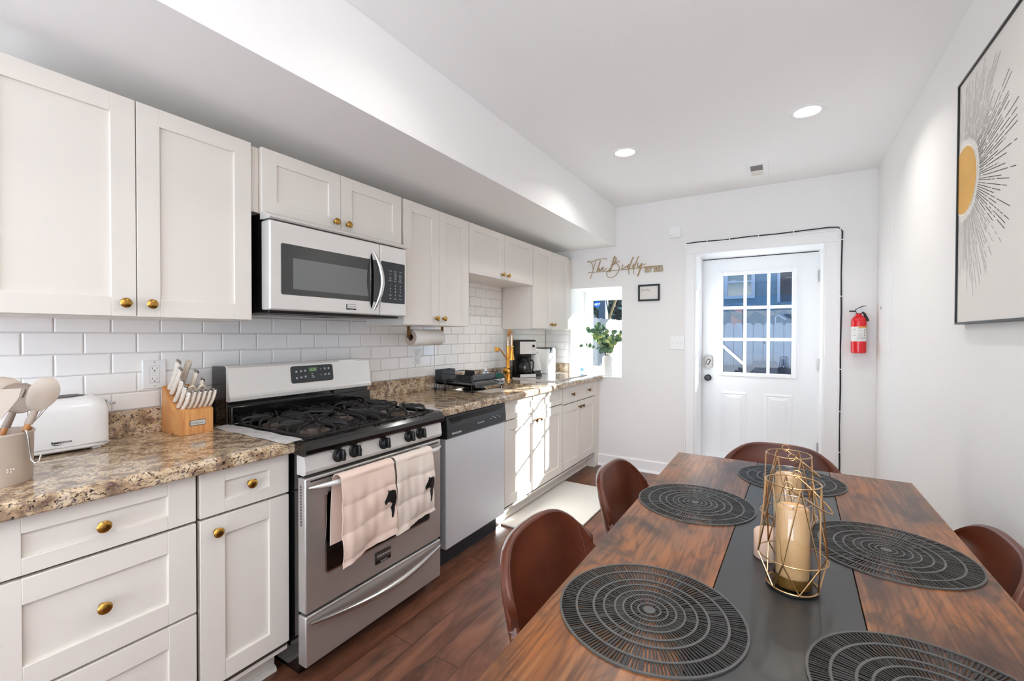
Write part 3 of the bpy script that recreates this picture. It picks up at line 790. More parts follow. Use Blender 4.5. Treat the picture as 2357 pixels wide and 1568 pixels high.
# ================================================================== CABINETS
def shaker(g, xf, y0, y1, z0, z1, sw=.072, rw=.065, th=.02, rec=.009):
    b = .0015
    g.box(xf - th, xf, y0, y0 + sw, z0, z1, b); g.box(xf - th, xf, y1 - sw, y1, z0, z1, b)
    g.box(xf - th, xf, y0 + sw - .0005, y1 - sw + .0005, z1 - rw, z1, b); g.box(xf - th, xf, y0 + sw - .0005, y1 - sw + .0005, z0, z0 + rw, b)
    g.box(xf - th, xf - rec, y0 + sw - .002, y1 - sw + .002, z0 + rw - .002, z1 - rw + .002)
def knob(g, x, y, z, s=1.0):
    g.lathe([(.0085 * s, 0), (.0075 * s, .004), (.006 * s, .012), (.009 * s, .016), (.0155 * s, .019), (.0165 * s, .023), (.013 * s, .027), (.006 * s, .0285), (0, .029)], (x, y, z), 'x', 18)
def front(name, parent, xf, y0, y1, z0, z1, kn=None, sw=.072, rw=.065, kmat='brass', klabel=None):
    g = G(); shaker(g, xf, y0, y1, z0, z1, sw, rw)
    d = part(name, g, 'cabinet_paint', parent)
    for k in (kn or []):
        g = G(); knob(g, xf, k[0], k[1]); part('knob', g, kmat, d, klabel)
    return d
XU = .33
def upper(label, y0, y1, z0, z1, ymid, kz, ky, rw=.062, sw=.066, km='brass', box_over=.0):
    o = thing('wall_cabinet', label, 'cabinet', (.16, (y0 + y1) / 2, z0), 'white shaker wall cabinets')
    g = G(); g.box(.009, XU - .021, y0 + .001, y1 - .001, z0 - .004, z1 - .004); g.box(.012, XU - .024, y0 + .016, y1 - .016, z0 - .0045, z0 - .0035)
    part('body', g, 'cabinet_paint', o)
    front('door', o, XU, y0 + .002, ymid - .0015, z0, z1, [(ymid - ky, kz)], sw, rw, km)
    front('door', o, XU, ymid + .0015, y1 - .002, z0, z1, [(ymid + ky, kz)], sw, rw, km)
    return o
upper('tall wall cabinet above the toaster, nearest on the left', .446, 1.212, 1.371, 2.100, .829, 1.415, .036)
upper('short wall cabinet directly above the microwave', 1.251, 2.054, 1.825, 2.100, 1.644, 1.862, .036, rw=.058)
upper('tall wall cabinet between the microwave and the sink', 2.069, 2.692, 1.371, 2.100, 2.380, 1.415, .036)
upper('short wall cabinet above the sink and faucet', 2.694, 3.618, 1.746, 2.100, 3.157, 1.782, .040, rw=.05)
upper('tall wall cabinet at the far end beside the niche window', 3.622, 4.370, 1.371, 2.100, 3.995, 1.410, .036)
struct('trim_4', G().box(.01, XU - .022, 1.213, 1.250, 1.825, 2.096), 'cabinet_paint', label='white filler strip between two wall cabinets')
struct('trim_5', G().box(.01, XU - .022, 4.371, YE - .001, 1.371, 2.096), 'cabinet_paint', label='white filler strip between the last wall cabinet and the end wall')

XB = .62
def base_body(o, y0, y1, ends=True):
    g = G(); g.box(.012, XB - .021, y0, y1, .115, .868)
    part('body', g, 'cabinet_paint', o)
    g = G(); g.box(.012, .512, y0, y1, .0, .115)
    g.prism([(.512, .0), (.530, .0), (.528, .012), (.520, .018), (.512, .020)], y0, y1, 'y')
    part('toe_kick', g, 'cabinet_paint', o)
    g = G(); g.box(XB - .0215, XB - .0205, y0 + .001, y1 - .001, .13, .8665); 
    part('reveal', g, 'shadow_gap', o)  # dark sheet behind the fronts, gap shade put into its colour
o = thing('base_cabinet', 'white three drawer base cabinet at the left edge under the crock', 'cabinet', (.31, .65, 0), 'white shaker base cabinets')
base_body(o, .425, .884)
front('drawer', o, XB, .427, .879, .719, .864, [(.651, .790)], .075, .042)
front('drawer', o, XB, .427, .879, .428, .711, [(.651, .568)], .075, .065)
front('drawer', o, XB, .427, .879, .132, .420, [(.651, .30)], .075, .065)
o = thing('base_cabinet', 'white base cabinet with one drawer over one door left of the range', 'cabinet', (.31, 1.04, 0), 'white shaker base cabinets')
base_body(o, .884, 1.192)
front('drawer', o, XB, .890, 1.188, .719, .864, [(1.044, .795)], .075, .042)
front('door', o, XB, .890, 1.188, .155, .711, [(.936, .665)], .075, .065)
o = thing('base_cabinet', 'white sink base cabinet with sunlight across its doors', 'cabinet', (.31, 3.16, 0), 'white shaker base cabinets')
base_body(o, 2.700, 3.621)
front('drawer_front', o, XB, 2.704, 3.617, .735, .864, [], .072, .036)
front('door', o, XB, 2.704, 3.159, .152, .727, [(3.125, .675)], .072, .065, 'brass_dark')
front('door', o, XB, 3.162, 3.617, .152, .727, [(3.196, .675)], .072, .065, 'brass_dark')
o = thing('base_cabinet', 'white base cabinet with drawers at the far end by the niche window', 'cabinet', (.31, 4.0, 0), 'white shaker base cabinets')
base_body(o, 3.623, 4.384)
front('drawer', o, XB, 3.627, 4.002, .719, .864, [(3.815, .792)], .06, .042, 'brass_dark')
front('drawer', o, XB, 4.005, 4.380, .719, .864, [(4.19, .792)], .06, .042, 'brass_dark')
front('door', o, XB, 3.627, 4.002, .152, .711, [(3.966, .662)], .06, .065, 'brass_dark')
front('door', o, XB, 4.005, 4.380, .152, .711, [(4.041, .662)], .06, .065, 'brass_dark')
struct('trim_6', G().box(.02, XB - .004, 4.386, YE - .001, .0, .868), 'cabinet_paint', label='white filler strip between the last base cabinet and the end wall')

# ================================================================== COUNTERTOPS
def counter_prof(g, y0, y1, x0=.012, x1=.656, z0=.871, z1=.914, hole=None):
    prof = [(x0, z0), (x1 - .004, z0), (x1, z0 + .005), (x1, z1 - .012), (x1 - .004, z1 - .004), (x1 - .012, z1), (x0, z1)]
    g.prism(prof, y0, y1, 'y')
ct = thing('countertop', 'speckled granite countertop left of the range under the toaster and knife block', 'countertop', (.33, .8, .871), 'granite countertops')
g = G(); counter_prof(g, .40, 1.190); part('slab', g, 'granite', ct)
part('splash', G().box(.009, .030, .40, 1.178, .914, 1.013, .002), 'granite', ct)
ct = thing('countertop', 'speckled granite countertop right of the range with the sink', 'countertop', (.33, 3.2, .871), 'granite countertops')
SX0, SX1, SY0, SY1 = .16, .505, 2.72, 3.31
g = G(); counter_prof(g, 1.957, SY0); counter_prof(g, SY1, YE - .001)
g.box(.012, SX0, SY0, SY1, .871, .914)
prof = [(SX1, .871), (.652, .871), (.656, .876), (.656, .902), (.652, .910), (.644, .914), (SX1, .914)]
g.prism(prof, SY0, SY1, 'y')
part('slab', g, 'granite', ct)
part('splash', G().box(.009, .030, 1.98, YE - .01, .914, 1.013, .002), 'granite', ct)
part('splash', G().box(.030, .283, YE - .022, YE - .004, .914, 1.013, .002), 'granite', ct)
part('seam', G().box(.16, .6565, 3.619, 3.624, .8705, .9143), 'white_plastic', ct, 'white caulked seam across the counter')
# sink basin
sk = thing('kitchen_sink', 'stainless steel undermount sink basin below the gold faucet', 'sink', (.33, 3.02, .70))
g = G()
def basin(inset, z): return [(SX0 - .01 + inset, SY0 - .01 + inset), (SX1 + .01 - inset, SY0 - .01 + inset), (SX1 + .01 - inset, SY1 + .01 - inset), (SX0 - .01 + inset, SY1 + .01 - inset)], z
def rr(x0, x1, y0, y1, r, z): return [(p[0], p[1], z) for p in rrect(x0, x1, y0, y1, r, 6)]
rings = [rr(SX0 - .012, SX1 + .012, SY0 - .012, SY1 + .012, .05, .870), rr(SX0 - .005, SX1 + .005, SY0 - .005, SY1 + .005, .05, .868), rr(SX0, SX1, SY0, SY1, .05, .72), rr(SX0 + .03, SX1 - .03, SY0 + .03, SY1 - .03, .04, .70)]
vs = [p for r_ in rings for p in r_]; nn_ = len(rings[0])
g.add(vs, [(i * nn_ + k, i * nn_ + (k + 1) % nn_, (i + 1) * nn_ + (k + 1) % nn_, (i + 1) * nn_ + k) for i in range(3) for k in range(nn_)] + [tuple(3 * nn_ + k for k in range(nn_))], True)
part('basin', g, 'steel_plain', sk)
part('drain', G().lathe([(.045, 0), (.04, .003), (.02, .001), (0, .001)], (.33, 3.02, .7005), 'z'), 'chrome', sk)

# ================================================================== RANGE
ry0, ry1 = 1.197, 1.953; rc = (ry0 + ry1) / 2
rg = thing('gas_range', 'stainless steel gas range with black cooktop and five knobs', 'stove', (.35, rc, 0))
g = G(); g.box(.02, .665, ry0 + .002, ry1 - .002, .05, .895); g.box(.05, .62, ry0 + .03, ry1 - .03, .0, .05)
part('body', g, 'black_enamel', rg)
for y in (ry0 + .06, ry1 - .06):
    part('leveling_foot', G().lathe([(.018, 0), (.018, .012), (.008, .014), (.008, .055)], (.60, y, 0), 'z', 12), 'steel_dark', rg)
# cooktop
g = G(); g.box(.13, .70, ry0 - .006, ry1 + .006, .893, .912, .005)
g.prism([(.60, .868), (.712, .862), (.724, .870), (.727, .886), (.722, .902), (.708, .916), (.690, .920), (.60, .914)], ry0 - .008, ry1 + .008, 'y')
g.box(.13, .70, ry0 - .006, ry0 + .010, .905, .920, .004); g.box(.13, .70, ry1 - .010, ry1 + .006, .905, .920, .004)
part('cooktop', g, 'black_enamel', rg)
# back guard
g = G(); g.box(.03, .155, ry0 - .004, ry1 + .004, .895, 1.172, .006)
g.box(.14, .185, ry0 + .003, ry1 - .003, .925, .998, .004); g.box(.14, .19, ry0 + .0, ry1 - .0, .915, .928, .004)
for y in (ry0 + .22, ry0 + .53): g.box(.14, .17, y - .008, y + .008, 1.002, 1.018)
bgd = part('backguard', g, 'black_enamel', rg)
g = G()
g.prism([(.145, 1.022), (.176, 1.018), (.186, 1.022), (.187, 1.036), (.180, 1.045), (.164, 1.164), (.158, 1.174), (.145, 1.176)], ry0 - .003, ry1 + .003, 'y')
part('steel_panel', g, 'steel', bgd)
# tilted display
A = Vector((.1805, 0, 1.045)); B = Vector((.1645, 0, 1.164)); upv = (B - A).normalized(); nrm = Vector((upv.z, 0, -upv.x))
def dm(y, t, d): return A + Vector((0, y, 0)) + upv * t + nrm * d
g = G()
out = rrect(1.478, 1.712, .028, .112, .012)
g.add([dm(p[0], p[1], 0) for p in out] + [dm(p[0], p[1], .002) for p in out], [tuple(range(len(out), 2 * len(out)))] + [(i, (i + 1) % len(out), len(out) + (i + 1) % len(out), len(out) + i) for i in range(len(out))])
disp = part('display_panel', g, 'panel_plastic', rg, 'dark control display with a green clock')
g = G(); g.add([dm(1.572, .080, .0026), dm(1.618, .080, .0026), dm(1.618, .101, .0026), dm(1.572, .101, .0026)], [(0, 1, 2, 3)])
g.mat(1); text_g(g, '4:39', dm(1.580, .083, .003), (0, 1, 0), upv, .019, .0001)
part('clock', g, ['green_lcd', 'green_digits'], disp)
g = G()
for k, (yy, tt) in enumerate([(1.506, .084), (1.530, .084), (1.553, .086), (1.506, .052), (1.530, .054), (1.553, .056), (1.640, .090), (1.664, .090), (1.686, .091), (1.640, .060), (1.664, .060), (1.686, .061)]):
    if k in (6, 9): g.add([dm(yy - .002, tt - .002, .003), dm(yy + .002, tt - .002, .003), dm(yy + .002, tt + .002, .003), dm(yy - .002, tt + .002, .003)], [(0, 1, 2, 3)])
    else:
        for dz_ in (-.003, .002):
            g.add([dm(yy - .005, tt + dz_, .003), dm(yy + .005, tt + dz_, .003), dm(yy + .005, tt + dz_ + .003, .003), dm(yy - .005, tt + dz_ + .003, .003)], [(0, 1, 2, 3)])
for k in range(3): g.add([dm(1.586, .068 - k * .009, .003), dm(1.594 + .005 * k, .068 - k * .009, .003), dm(1.594 + .005 * k, .071 - k * .009, .003), dm(1.586, .071 - k * .009, .003)], [(0, 1, 2, 3)])
part('key_symbols', g, 'pale_mark', disp)
# front control panel
g = G()
g.prism([(.66, .790), (.700, .788), (.710, .794), (.7135, .806), (.706, .862), (.700, .868), (.66, .868)], ry0 - .002, ry1 + .002, 'y')
cp = part('control_panel', g, 'steel', rg)
tilt = Matrix.Rotation(radians(-8), 4, 'Y')
marks = G()
for k, y in enumerate((1.338, 1.414, 1.570, 1.722, 1.797)):
    g = G(); Mk = Matrix.Translation((.7095, y, .836)) @ tilt
    g.lathe([(.027, 0), (.027, .004), (.021, .008), (.0205, .022), (.018, .026), (0, .026)], (0, 0, 0), 'x', 22, Mk)
    g.box(.010, .040, -.0065, .0065, -.022, .022, .004, M=Mk)
    part('knob', g, 'black_plastic', rg)
    p0 = Vector((.7092, y, .862)); marks.box(.7065, .7085, y - .0007, y + .0007, .860, .866)
    marks.box(.7070, .7090, y + (.018 if k else -.030), y + (.021 if k else -.027), .853, .856)
    marks.box(.7070, .7090, y + (.026 if k else -.040), y + (.040 if k else -.034), .8555, .8565)
part('knob_marks', marks, 'dark_mark', cp)
# oven door
g = G()
g.box(.66, .708, ry0, ry1, .272, .778, .006)
od = part('oven_door', g, 'steel_door', rg)
g = G(); 
for k, (a, b) in enumerate(((.02, .12), (.17, .21), (.24, .38), (.42, .53), (.56, .60), (.65, .735))): g.box(.700, .7095, ry0 + a, ry0 + b, .760, .767, .002)
for k in range(14): g.box(.680, .684, ry0 - .0012, ry0 + .001, .60 + k * .011, .607 + k * .011)
part('vent_slots', g, 'black_plastic', od)
g = G(); out = rrect(1.285, 1.865, .395, .700, .012)
g.prism(out, .704, .7092, 'x'); part('window', g, 'black_glass', od)
g = G(); o2 = rrect(1.279, 1.871, .389, .706, .016); n2 = len(o2)
g.add([(.7098, p[0], p[1]) for p in o2] + [(.7098, p[0], p[1]) for p in out], [(i, (i + 1) % n2, n2 + (i + 1) % n2, n2 + i) for i in range(n2)])
part('window_trim', g, 'steel_plain', od)
g = G()
pts = [(.716 + .040 * min(1, 4 * (k / 30) * (1 - k / 30) * 2.2), ry0 + .008 + k / 30 * (ry1 - ry0 - .016), .744 + .008 * sin(pi * k / 30)) for k in range(31)]
g.tube(pts, [.003 + .0095 * min(1, 4 * (k / 30) * (1 - k / 30) * 2.0) ** .8 for k in range(31)], 12)
part('handle', g, 'steel', od)
g = G(); g.box(.706, .7125, 1.524, 1.610, .316, .366, .001); 
g.mat(1); g.box(.7125, .7135, 1.527, 1.609, .331, .364, .0004)
g.mat(2); text_g(g, 'FRIGIDAIRE', (.7138, 1.530, .344), (0, 1, 0), (0, 0, 1), .013, .0002, width=.076)
text_g(g, 'GALLERY', (.7128, 1.548, .3195), (0, 1, 0), (0, 0, 1), .0085, .0002, width=.042)
part('badge', g, ['black_plastic', 'steel_dark', 'pale_mark'], od, 'small lettered brand badge')
# drawer
g = G(); g.box(.66, .708, ry0, ry1, .072, .262, .006)
dr = part('drawer', g, 'steel_door', rg)
g = G(); pts = [(.716 + .030 * sin(pi * k / 24), ry0 + .014 + (k / 24) * (ry1 - ry0 - .028), .236 - .030 * sin(pi * k / 24)) for k in range(25)]
g.tube(pts, [.004 + .010 * sin(pi * k / 24) ** .6 for k in range(25)], 12)
part('handle', g, 'steel_plain', dr)
g = G(); g.box(.40, .69, ry0 + .02, ry0 + .022, .046, .048); g.tube([(.66, ry0 + .05, .01), (.70, ry0 + .06, .03), (.66, ry0 + .09, .055)], .003)
# grates and burners
def bar(g, pts, w_=.0065, h=.011):
    for a, b in zip(pts[:-1], pts[1:]):
        a = Vector(a); b = Vector(b); t = (b - a); 
        if t.length < 1e-5: continue
        s_ = Vector((0, 0, 1)).cross(t.normalized());
        if s_.length < 1e-3: s_ = Vector((0, 1, 0))
        s_.normalize(); u_ = t.normalized().cross(s_)
        vs = []
        for p in (a, b):
            for i, j in ((-1, -1), (1, -1), (1, 1), (-1, 1)): vs.append(p + s_ * w_ * .5 * i + u_ * h * .5 * j * .8)
        g.add(vs, [(0, 1, 2, 3)[::-1], (4, 5, 6, 7)] + [(i, (i + 1) % 4, 4 + (i + 1) % 4, 4 + i) for i in range(4)])
bx_ = (.285, .55); gx = (.175, .680)
gy = ((ry0 + .030, ry0 + .262), (ry0 + .266, ry0 + .490), (ry0 + .494, ry0 + .726))
for gi, (a, b) in enumerate(gy):
    g = G(); zt = .952; c = (a + b) / 2
    x0_, x1_ = gx
    # low outer rails
    bar(g, [(x0_, a, .925), (x1_, a, .925)], .008, .008); bar(g, [(x0_, b, .925), (x1_, b, .925)], .008, .008)
    bar(g, [(x0_, a, .925), (x0_, b, .925)], .008, .008); bar(g, [(x1_, a, .925), (x1_, b, .925)], .008, .008)
    for cx in (bx_ if gi != 1 else (.42,)):
        hx = .125 if gi != 1 else .24
        fingers = [(-1, -.55), (-1, .55), (1, -.55), (1, .55), (-.55, -1), (.55, -1), (-.55, 1), (.55, 1)]
        for (fx, fy) in fingers:
            ex = cx + fx * hx; ey = c + fy * (b - a) / 2
            ix = cx + fx * .035; iy = c + fy * .035
            mxx = ix + (ex - ix) * .8; myy = iy + (ey - iy) * .8
            bar(g, [(ix, iy, zt), (mxx, myy, zt), (ex, ey, zt - .008), (ex, ey, .924)])
        bar(g, [(cx, a, .925), (cx, a, zt - .006), (cx, a + .02, zt), (cx, c - .03, zt)]); bar(g, [(cx, b, .925), (cx, b, zt - .006), (cx, b - .02, zt), (cx, c + .03, zt)])
    xm = .42
    if gi != 1:
        bar(g, [(xm, a, .925), (xm, a, zt - .006), (xm, a + .015, zt), (xm, b - .015, zt), (xm, b, zt - .006), (xm, b, .925)])
        bar(g, [(.31, c, zt), (.53, c, zt)])
    bar(g, [(x0_, c, .925), (x0_, c, zt - .006), (x0_ + .02, c, zt), (.25 if gi != 1 else .36, c, zt)]); bar(g, [(x1_, c, .925), (x1_, c, zt - .006), (x1_ - .02, c, zt), (.59 if gi != 1 else .48, c, zt)])
    part('burner_grate', g, 'cast_iron', rg)
for gi, (a, b) in enumerate(gy):
    c = (a + b) / 2
    for cx in (bx_ if gi != 1 else (.42,)):
        g = G(); r_ = .040 if gi != 1 else .034
        g.lathe([(r_ + .022, 0), (r_ + .018, .004), (r_, .006), (r_, .016), (r_ * .95, .0175)], (cx, c, .9125), 'z', 22)
        g.mat(1); g.lathe([(r_ * .98, .0175), (r_ * .98, .022), (r_ * .8, .025), (0, .0255)], (cx, c, .9125), 'z', 22)
        part('burner', g, ['burner', 'cast_iron'], rg)
# covers bridging the gaps beside the range
for yy0, yy1, lab in ((1.142, 1.205, 'pale translucent gap cover along the left side of the range'), (1.945, 2.005, 'pale translucent gap cover along the right side of the range')):
    g = G()
    g.sheet(lambda u, v: (.16 + .52 * u, yy0 + v * (yy1 - yy0), .9225 + .0012 * sin(u * 19 + v * 3) - (0.004 * (1 - v) if yy0 < 1.5 else .004 * v)), 30, 4, .0018)
    solo('gap_cover', g, 'translucent_cover', lab, 'stove gap cover', (.4, (yy0 + yy1) / 2, .916), 'gap covers beside the range')

# ================================================================== TEA TOWELS
def tea_towel(label, y0, y1, zf, zb, tilt_, mat, seed, horse):
    xc, zc = .752, .752
    o = thing('tea_towel', label, 'towel', (.79, (y0 + y1) / 2, zf), 'cream tea towels on the oven handle')
    rnd = random.Random(seed); ph = [rnd.uniform(0, 6) for _ in range(6)]
    def fn(u, v):
        # u along the hang: 0 back hem, .3 over the bar, 1 front hem ; v across
        y = y0 + (y1 - y0) * v
        wob = .003 * sin(v * 6 + ph[0]) + .0015 * sin(v * 31 + ph[1])
        if u < .28:
            t = u / .28; z = zb + (zc - zb) * t; x = xc - .028 - .004 * sin(t * 3)
            return (x, y - .012 * (1 - t), z)
        if u < .40:
            t = (u - .28) / .12; a = pi - pi * t
            return (xc + .028 * cos(a), y, zc + .026 * sin(a) + .0)
        t = (u - .40) / .60
        fold = .007 * abs(sin(t * pi * 3.1 + .35 + .18 * sin(v * 5 + ph[4]))) ** .5 + .0014 * sin(t * 15 + v * 4 + ph[5]) * sin(v * 9 + ph[0] + t * 2)
        z = zc + (zf - zc) * t + tilt_ * (v - .5) * t
        x = xc + .026 + .016 * t * (1 - t) + fold * min(1, t * 4) + wob * min(1, t * 3) * 1.1 + .006 * sin(v * 7 + t * 5 + ph[2]) * t - .004 * (1 - abs(2 * v - 1)) ** 2
        yy = y + .012 * t * (v - .2) + .004 * sin(t * 9 + ph[3]) * (1 if v > .5 else -1) * t
        return (x, yy, z)
    g = G(); g.sheet(fn, 90, 34, .0022)
    part('cloth', g, mat, o, angle=60)
    if horse:
        # flat horse head print, laid on the front layer
        H = [(-.030, .015), (-.034, .028), (-.020, .045), (-.012, .060), (-.014, .070), (-.004, .064), (.012, .066), (.026, .058), (.030, .030), (.028, .010), (.022, -.020), (.012, -.050), (.004, -.052), (.006, -.030), (.004, -.008), (.008, .008), (-.004, .018), (-.014, .018), (-.022, .010)]
        cy, cz = horse
        def surf(y, z):
            v = (y - y0) / (y1 - y0); v = min(1, max(0, v))
            t = (z - zc) / (zf - zc + tilt_ * (v - .5)); t = max(0, min(1, t))
            x = fn(.4 + .6 * t, v)[0]
            return x
        g = G()
        import mathutils
        tri = mathutils.geometry.tessellate_polygon([[Vector((a, b, 0)) for a, b in H]])
        # subdivide so that the print follows the folds
        bm = bmesh.new(); bv = [bm.verts.new((0, cy + a, cz + b)) for a, b in H]
        for t3 in tri:
            try: bm.faces.new([bv[i] for i in t3])
            except Exception: pass
        bmesh.ops.subdivide_edges(bm, edges=list(bm.edges), cuts=3, use_grid_fill=True)
        bmesh.ops.triangulate(bm, faces=list(bm.faces))
        for q in bm.verts: q.co.x = surf(q.co.y, q.co.z) + .0018
        bm.verts.index_update()
        g.add([q.co.copy() for q in bm.verts], [tuple(q.index for q in f.verts) for f in bm.faces], True)
        bm.free()
        part('printed_motif', g, 'dark_mark', o, 'black horse head print')
    return o
tea_towel('peach cream tea towel hanging on the left of the oven handle', 1.300, 1.566, .440, .50, .035, 'towel', 3, (1.538, .585))
tea_towel('lighter cream tea towel hanging on the right of the oven handle', 1.578, 1.812, .455, .52, .03, 'towel_light', 8, (1.784, .575))

# ================================================================== MICROWAVE
my0, my1 = 1.243, 2.018; mz0, mz1 = 1.414, 1.822; XM = .402
mw = thing('microwave', 'stainless over the range microwave with curved handle', 'microwave', (.2, (my0 + my1) / 2, mz0))
g = G(); g.box(.012, .335, my0 + .004, my1 - .004, mz0 + .004, mz1 - .002); part('body', g, 'black_enamel', mw)
g = G(); g.box(.04, .36, my0 + .02, my1 - .02, mz0 - .012, mz0 + .006, .004); g.mat(1); g.box(.14, .30, my0 + .06, my0 + .30, mz0 - .016, mz0 - .010, .002); g.box(.14, .30, my0 + .42, my0 + .68, mz0 - .016, mz0 - .010, .002)
part('underside_filter', g, ['black_plastic', 'steel_dark'], mw)
g = G(); g.prism([(.335, 1.792), (.405, 1.790), (.410, 1.796), (.405, 1.806), (.385, 1.812), (.370, 1.822), (.335, 1.822)], my0 - .001, my1 + .001, 'y')
part('top_vent', g, 'steel', mw)
yd = 1.832
g = G(); g.box(.338, XM, my0 + .001, yd - .002, mz0, 1.786, .007)
md = part('door', g, 'steel', mw)
g = G(); out = rrect(1.292, yd - .004, 1.481, 1.697, .008); g.prism(out, XM - .003, XM + .0012, 'x')
gl = part('window', g, 'mw_glass', md)
g = G(); g.prism(rrect(1.345, 1.775, 1.507, 1.640, .002), XM, XM + .0018, 'x'); part('viewing_pane', g, 'mw_window', gl)
g = G(); pts = [(XM + .012 + .030 * sin(pi * k / 20), 1.776 + .030 * sin(pi * k / 20), 1.436 + k / 20 * .302) for k in range(21)]
g.tube(pts, [.003 + .009 * sin(pi * k / 20) ** .6 for k in range(21)], 12)
part('handle', g, 'steel_plain', md)
g = G()
g.grid(lambda u, v: (XM + .0022, 1.740 + .030 * (1 - sin(pi * u)) + v * (.046 * sin(pi * u) ** .8), 1.445 + u * .285), 24, 2)
part('handle_recess', g, 'black_glass', md)
g = G(); g.box(XM - .001, XM + .003, 1.618, 1.674, 1.433, 1.459, .0008); g.mat(1); g.box(XM + .003, XM + .0036, 1.621, 1.673, 1.4395, 1.4575)
g.mat(2); text_g(g, 'FRIGIDAIRE', (XM + .0038, 1.6235, 1.445), (0, 1, 0), (0, 0, 1), .008, .0001, width=.047)
g.mat(3); text_g(g, 'GALLERY', (XM + .0033, 1.636, 1.4342), (0, 1, 0), (0, 0, 1), .004, .0001, width=.022)
part('badge', g, ['black_plastic', 'steel', 'steel_dark', 'pale_mark'], md, 'small lettered brand badge')
g = G(); g.box(.338, XM, yd, my1, mz0, 1.786, .006)
mp_ = part('control_side', g, 'steel', mw)
g = G(); g.prism(rrect(yd + .003, my1 - .014, 1.481, 1.700, .006), XM - .003, XM + .0012, 'x')
kp = part('keypad', g, 'panel_plastic', mw, 'dark keypad with pale lettering')
g = G()
words = [('Defrost', 'Power Level', 'Timer'), ('Melt', 'Cook Time', 'Keep Warm'), ('Auto Cook', 'Add Time', 'User Pref'), ('Popcorn', 'Baked', 'Reheat')]
yc3 = (1.898, 1.934, 1.970)
z = 1.652
for r_ in words:
    for wd, yy in zip(r_, yc3):
        pr_ = wd.split(' ')
        for q, s_ in enumerate(pr_): text_g(g, s_, (XM + .0015, yy, z - .008 * q), (0, 1, 0), (0, 0, 1), .0075, .0001, center=True)
    z -= .0175
z = 1.572
for r_ in ('123', '456', '789'):
    for wd, yy in zip(r_, yc3): text_g(g, wd, (XM + .0015, yy, z), (0, 1, 0), (0, 0, 1), .0115, .0001, bold=.0003, center=True)
    z -= .0165
for wd, yy in zip(('Stop', '0', 'Start'), yc3): text_g(g, wd, (XM + .0015, yy, z), (0, 1, 0), (0, 0, 1), .0095 if len(wd) > 1 else .0115, .0001, center=True)
z -= .019
g.add([(XM + .0016, 1.893, z), (XM + .0016, 1.903, z), (XM + .0016, 1.898, z + .009)], [(0, 1, 2)])
text_g(g, 'Light', (XM + .0015, yc3[1], z), (0, 1, 0), (0, 0, 1), .008, .0001, center=True); text_g(g, 'Vent', (XM + .0015, yc3[2], z), (0, 1, 0), (0, 0, 1), .008, .0001, center=True)
part('key_lettering', g, 'pale_mark', kp)

# ================================================================== DISHWASHER
dw = thing('dishwasher', 'silver dishwasher with dark control strip between the range and the sink cabinet', 'dishwasher', (.33, 2.38, 0))
g = G(); g.box(.03, .590, 2.000, 2.690, .10, .866); part('body', g, 'black_plastic', dw)
g = G(); g.box(.595, .638, 2.078, 2.676, .130, .738, .004)
part('door_panel', g, 'dishwasher_steel', dw)
g = G(); g.prism([(.595, .740), (.640, .740), (.648, .748), (.646, .800), (.638, .862), (.630, .868), (.595, .868)], 2.078, 2.676, 'y')
dcp = part('control_strip', g, 'panel_plastic', dw)
g = G()
pts = [(2.10, .845), (2.655, .848), (2.60, .826), (2.50, .813), (2.36, .808), (2.24, .813), (2.15, .826)]
g.grid(lambda u, v: (.6415 + .0035 * (1 - v), 2.10 + .555 * u, .858 - .004 - v * (.012 + .034 * sin(pi * u) ** .7)), 24, 2)
part('grip_recess', g, 'black_plastic', dcp)
g = G()
for k in range(6): g.box(.642, .6465, 2.10 + .004 * k, 2.20, .846 - .005 * k, .8485 - .005 * k)
g.mat(1); text_g(g, 'FRIGIDAIRE', (.6492, 2.115, .760), (0, 1, 0), (0, 0, 1), .014, .0002, bold=.0004, width=.085)
for k in range(4): g.box(.6482, .6488, 2.36 + .018 * k, 2.370 + .018 * k, .780, .786)
for k in range(5): g.box(.6478, .6486, 2.49 + .026 * k, 2.503 + .026 * k, .786 + (k % 2) * .01, .790 + (k % 2) * .01)
part('control_marks', g, ['black_plastic', 'pale_mark'], dcp)
g = G(); g.box(.03, .560, 2.07, 2.690, .0, .10); part('toe_panel', g, 'panel_plastic', dw)
struct('trim_7', G().box(.02, .60, 1.960, 2.000, 0, .868), 'cabinet_paint')

# ================================================================== PAPER TOWEL under the third cabinet
ph_ = thing('paper_towel_holder', 'brass under cabinet paper towel holder', 'paper towel holder', (.17, 2.42, 1.366))
g = G()
g.box(.160, .186, 2.265, 2.269, 1.300, 1.367, .001); g.box(.160, .186, 2.262, 2.282, 1.362, 1.367, .001)
g.tube([(.173, 2.258, 1.302), (.173, 2.300, 1.302)], .010, 12)
g.box(.162, .184, 2.590, 2.594, 1.318, 1.367, .001); g.tube([(.173, 2.592, 1.33), (.173, 2.592, 1.312), (.173, 2.600, 1.304)], .005, 8); g.tube([(.173, 2.27, 1.302), (.173, 2.595, 1.302)], .0045, 8)
part('bracket', g, 'brass_dark', ph_)
pt = thing('paper_towel_roll', 'white paper towel roll hanging under the wall cabinet', 'paper towel', (.173, 2.43, 1.25))
c = (.173, 2.285, 1.295)
g = G(); g.lathe([(.022, .001), (.051, 0), (.0535, .004), (.0535, .272), (.049, .278), (.022, .279)], c, 'y', 32, caps=False)
g.mat(1); g.lathe([(.022, .0004), (.051, -.0006)], c, 'y', 32, caps=False)
part('sheets', g, ['paper', 'paper_edge'], pt)
g = G(); g.lathe([(.022, -.0006), (.0195, -.0006), (.0195, .279), (.022, .279), (.022, -.0006)], c, 'y', 24, caps=False)
part('core', g, 'cardboard', pt)

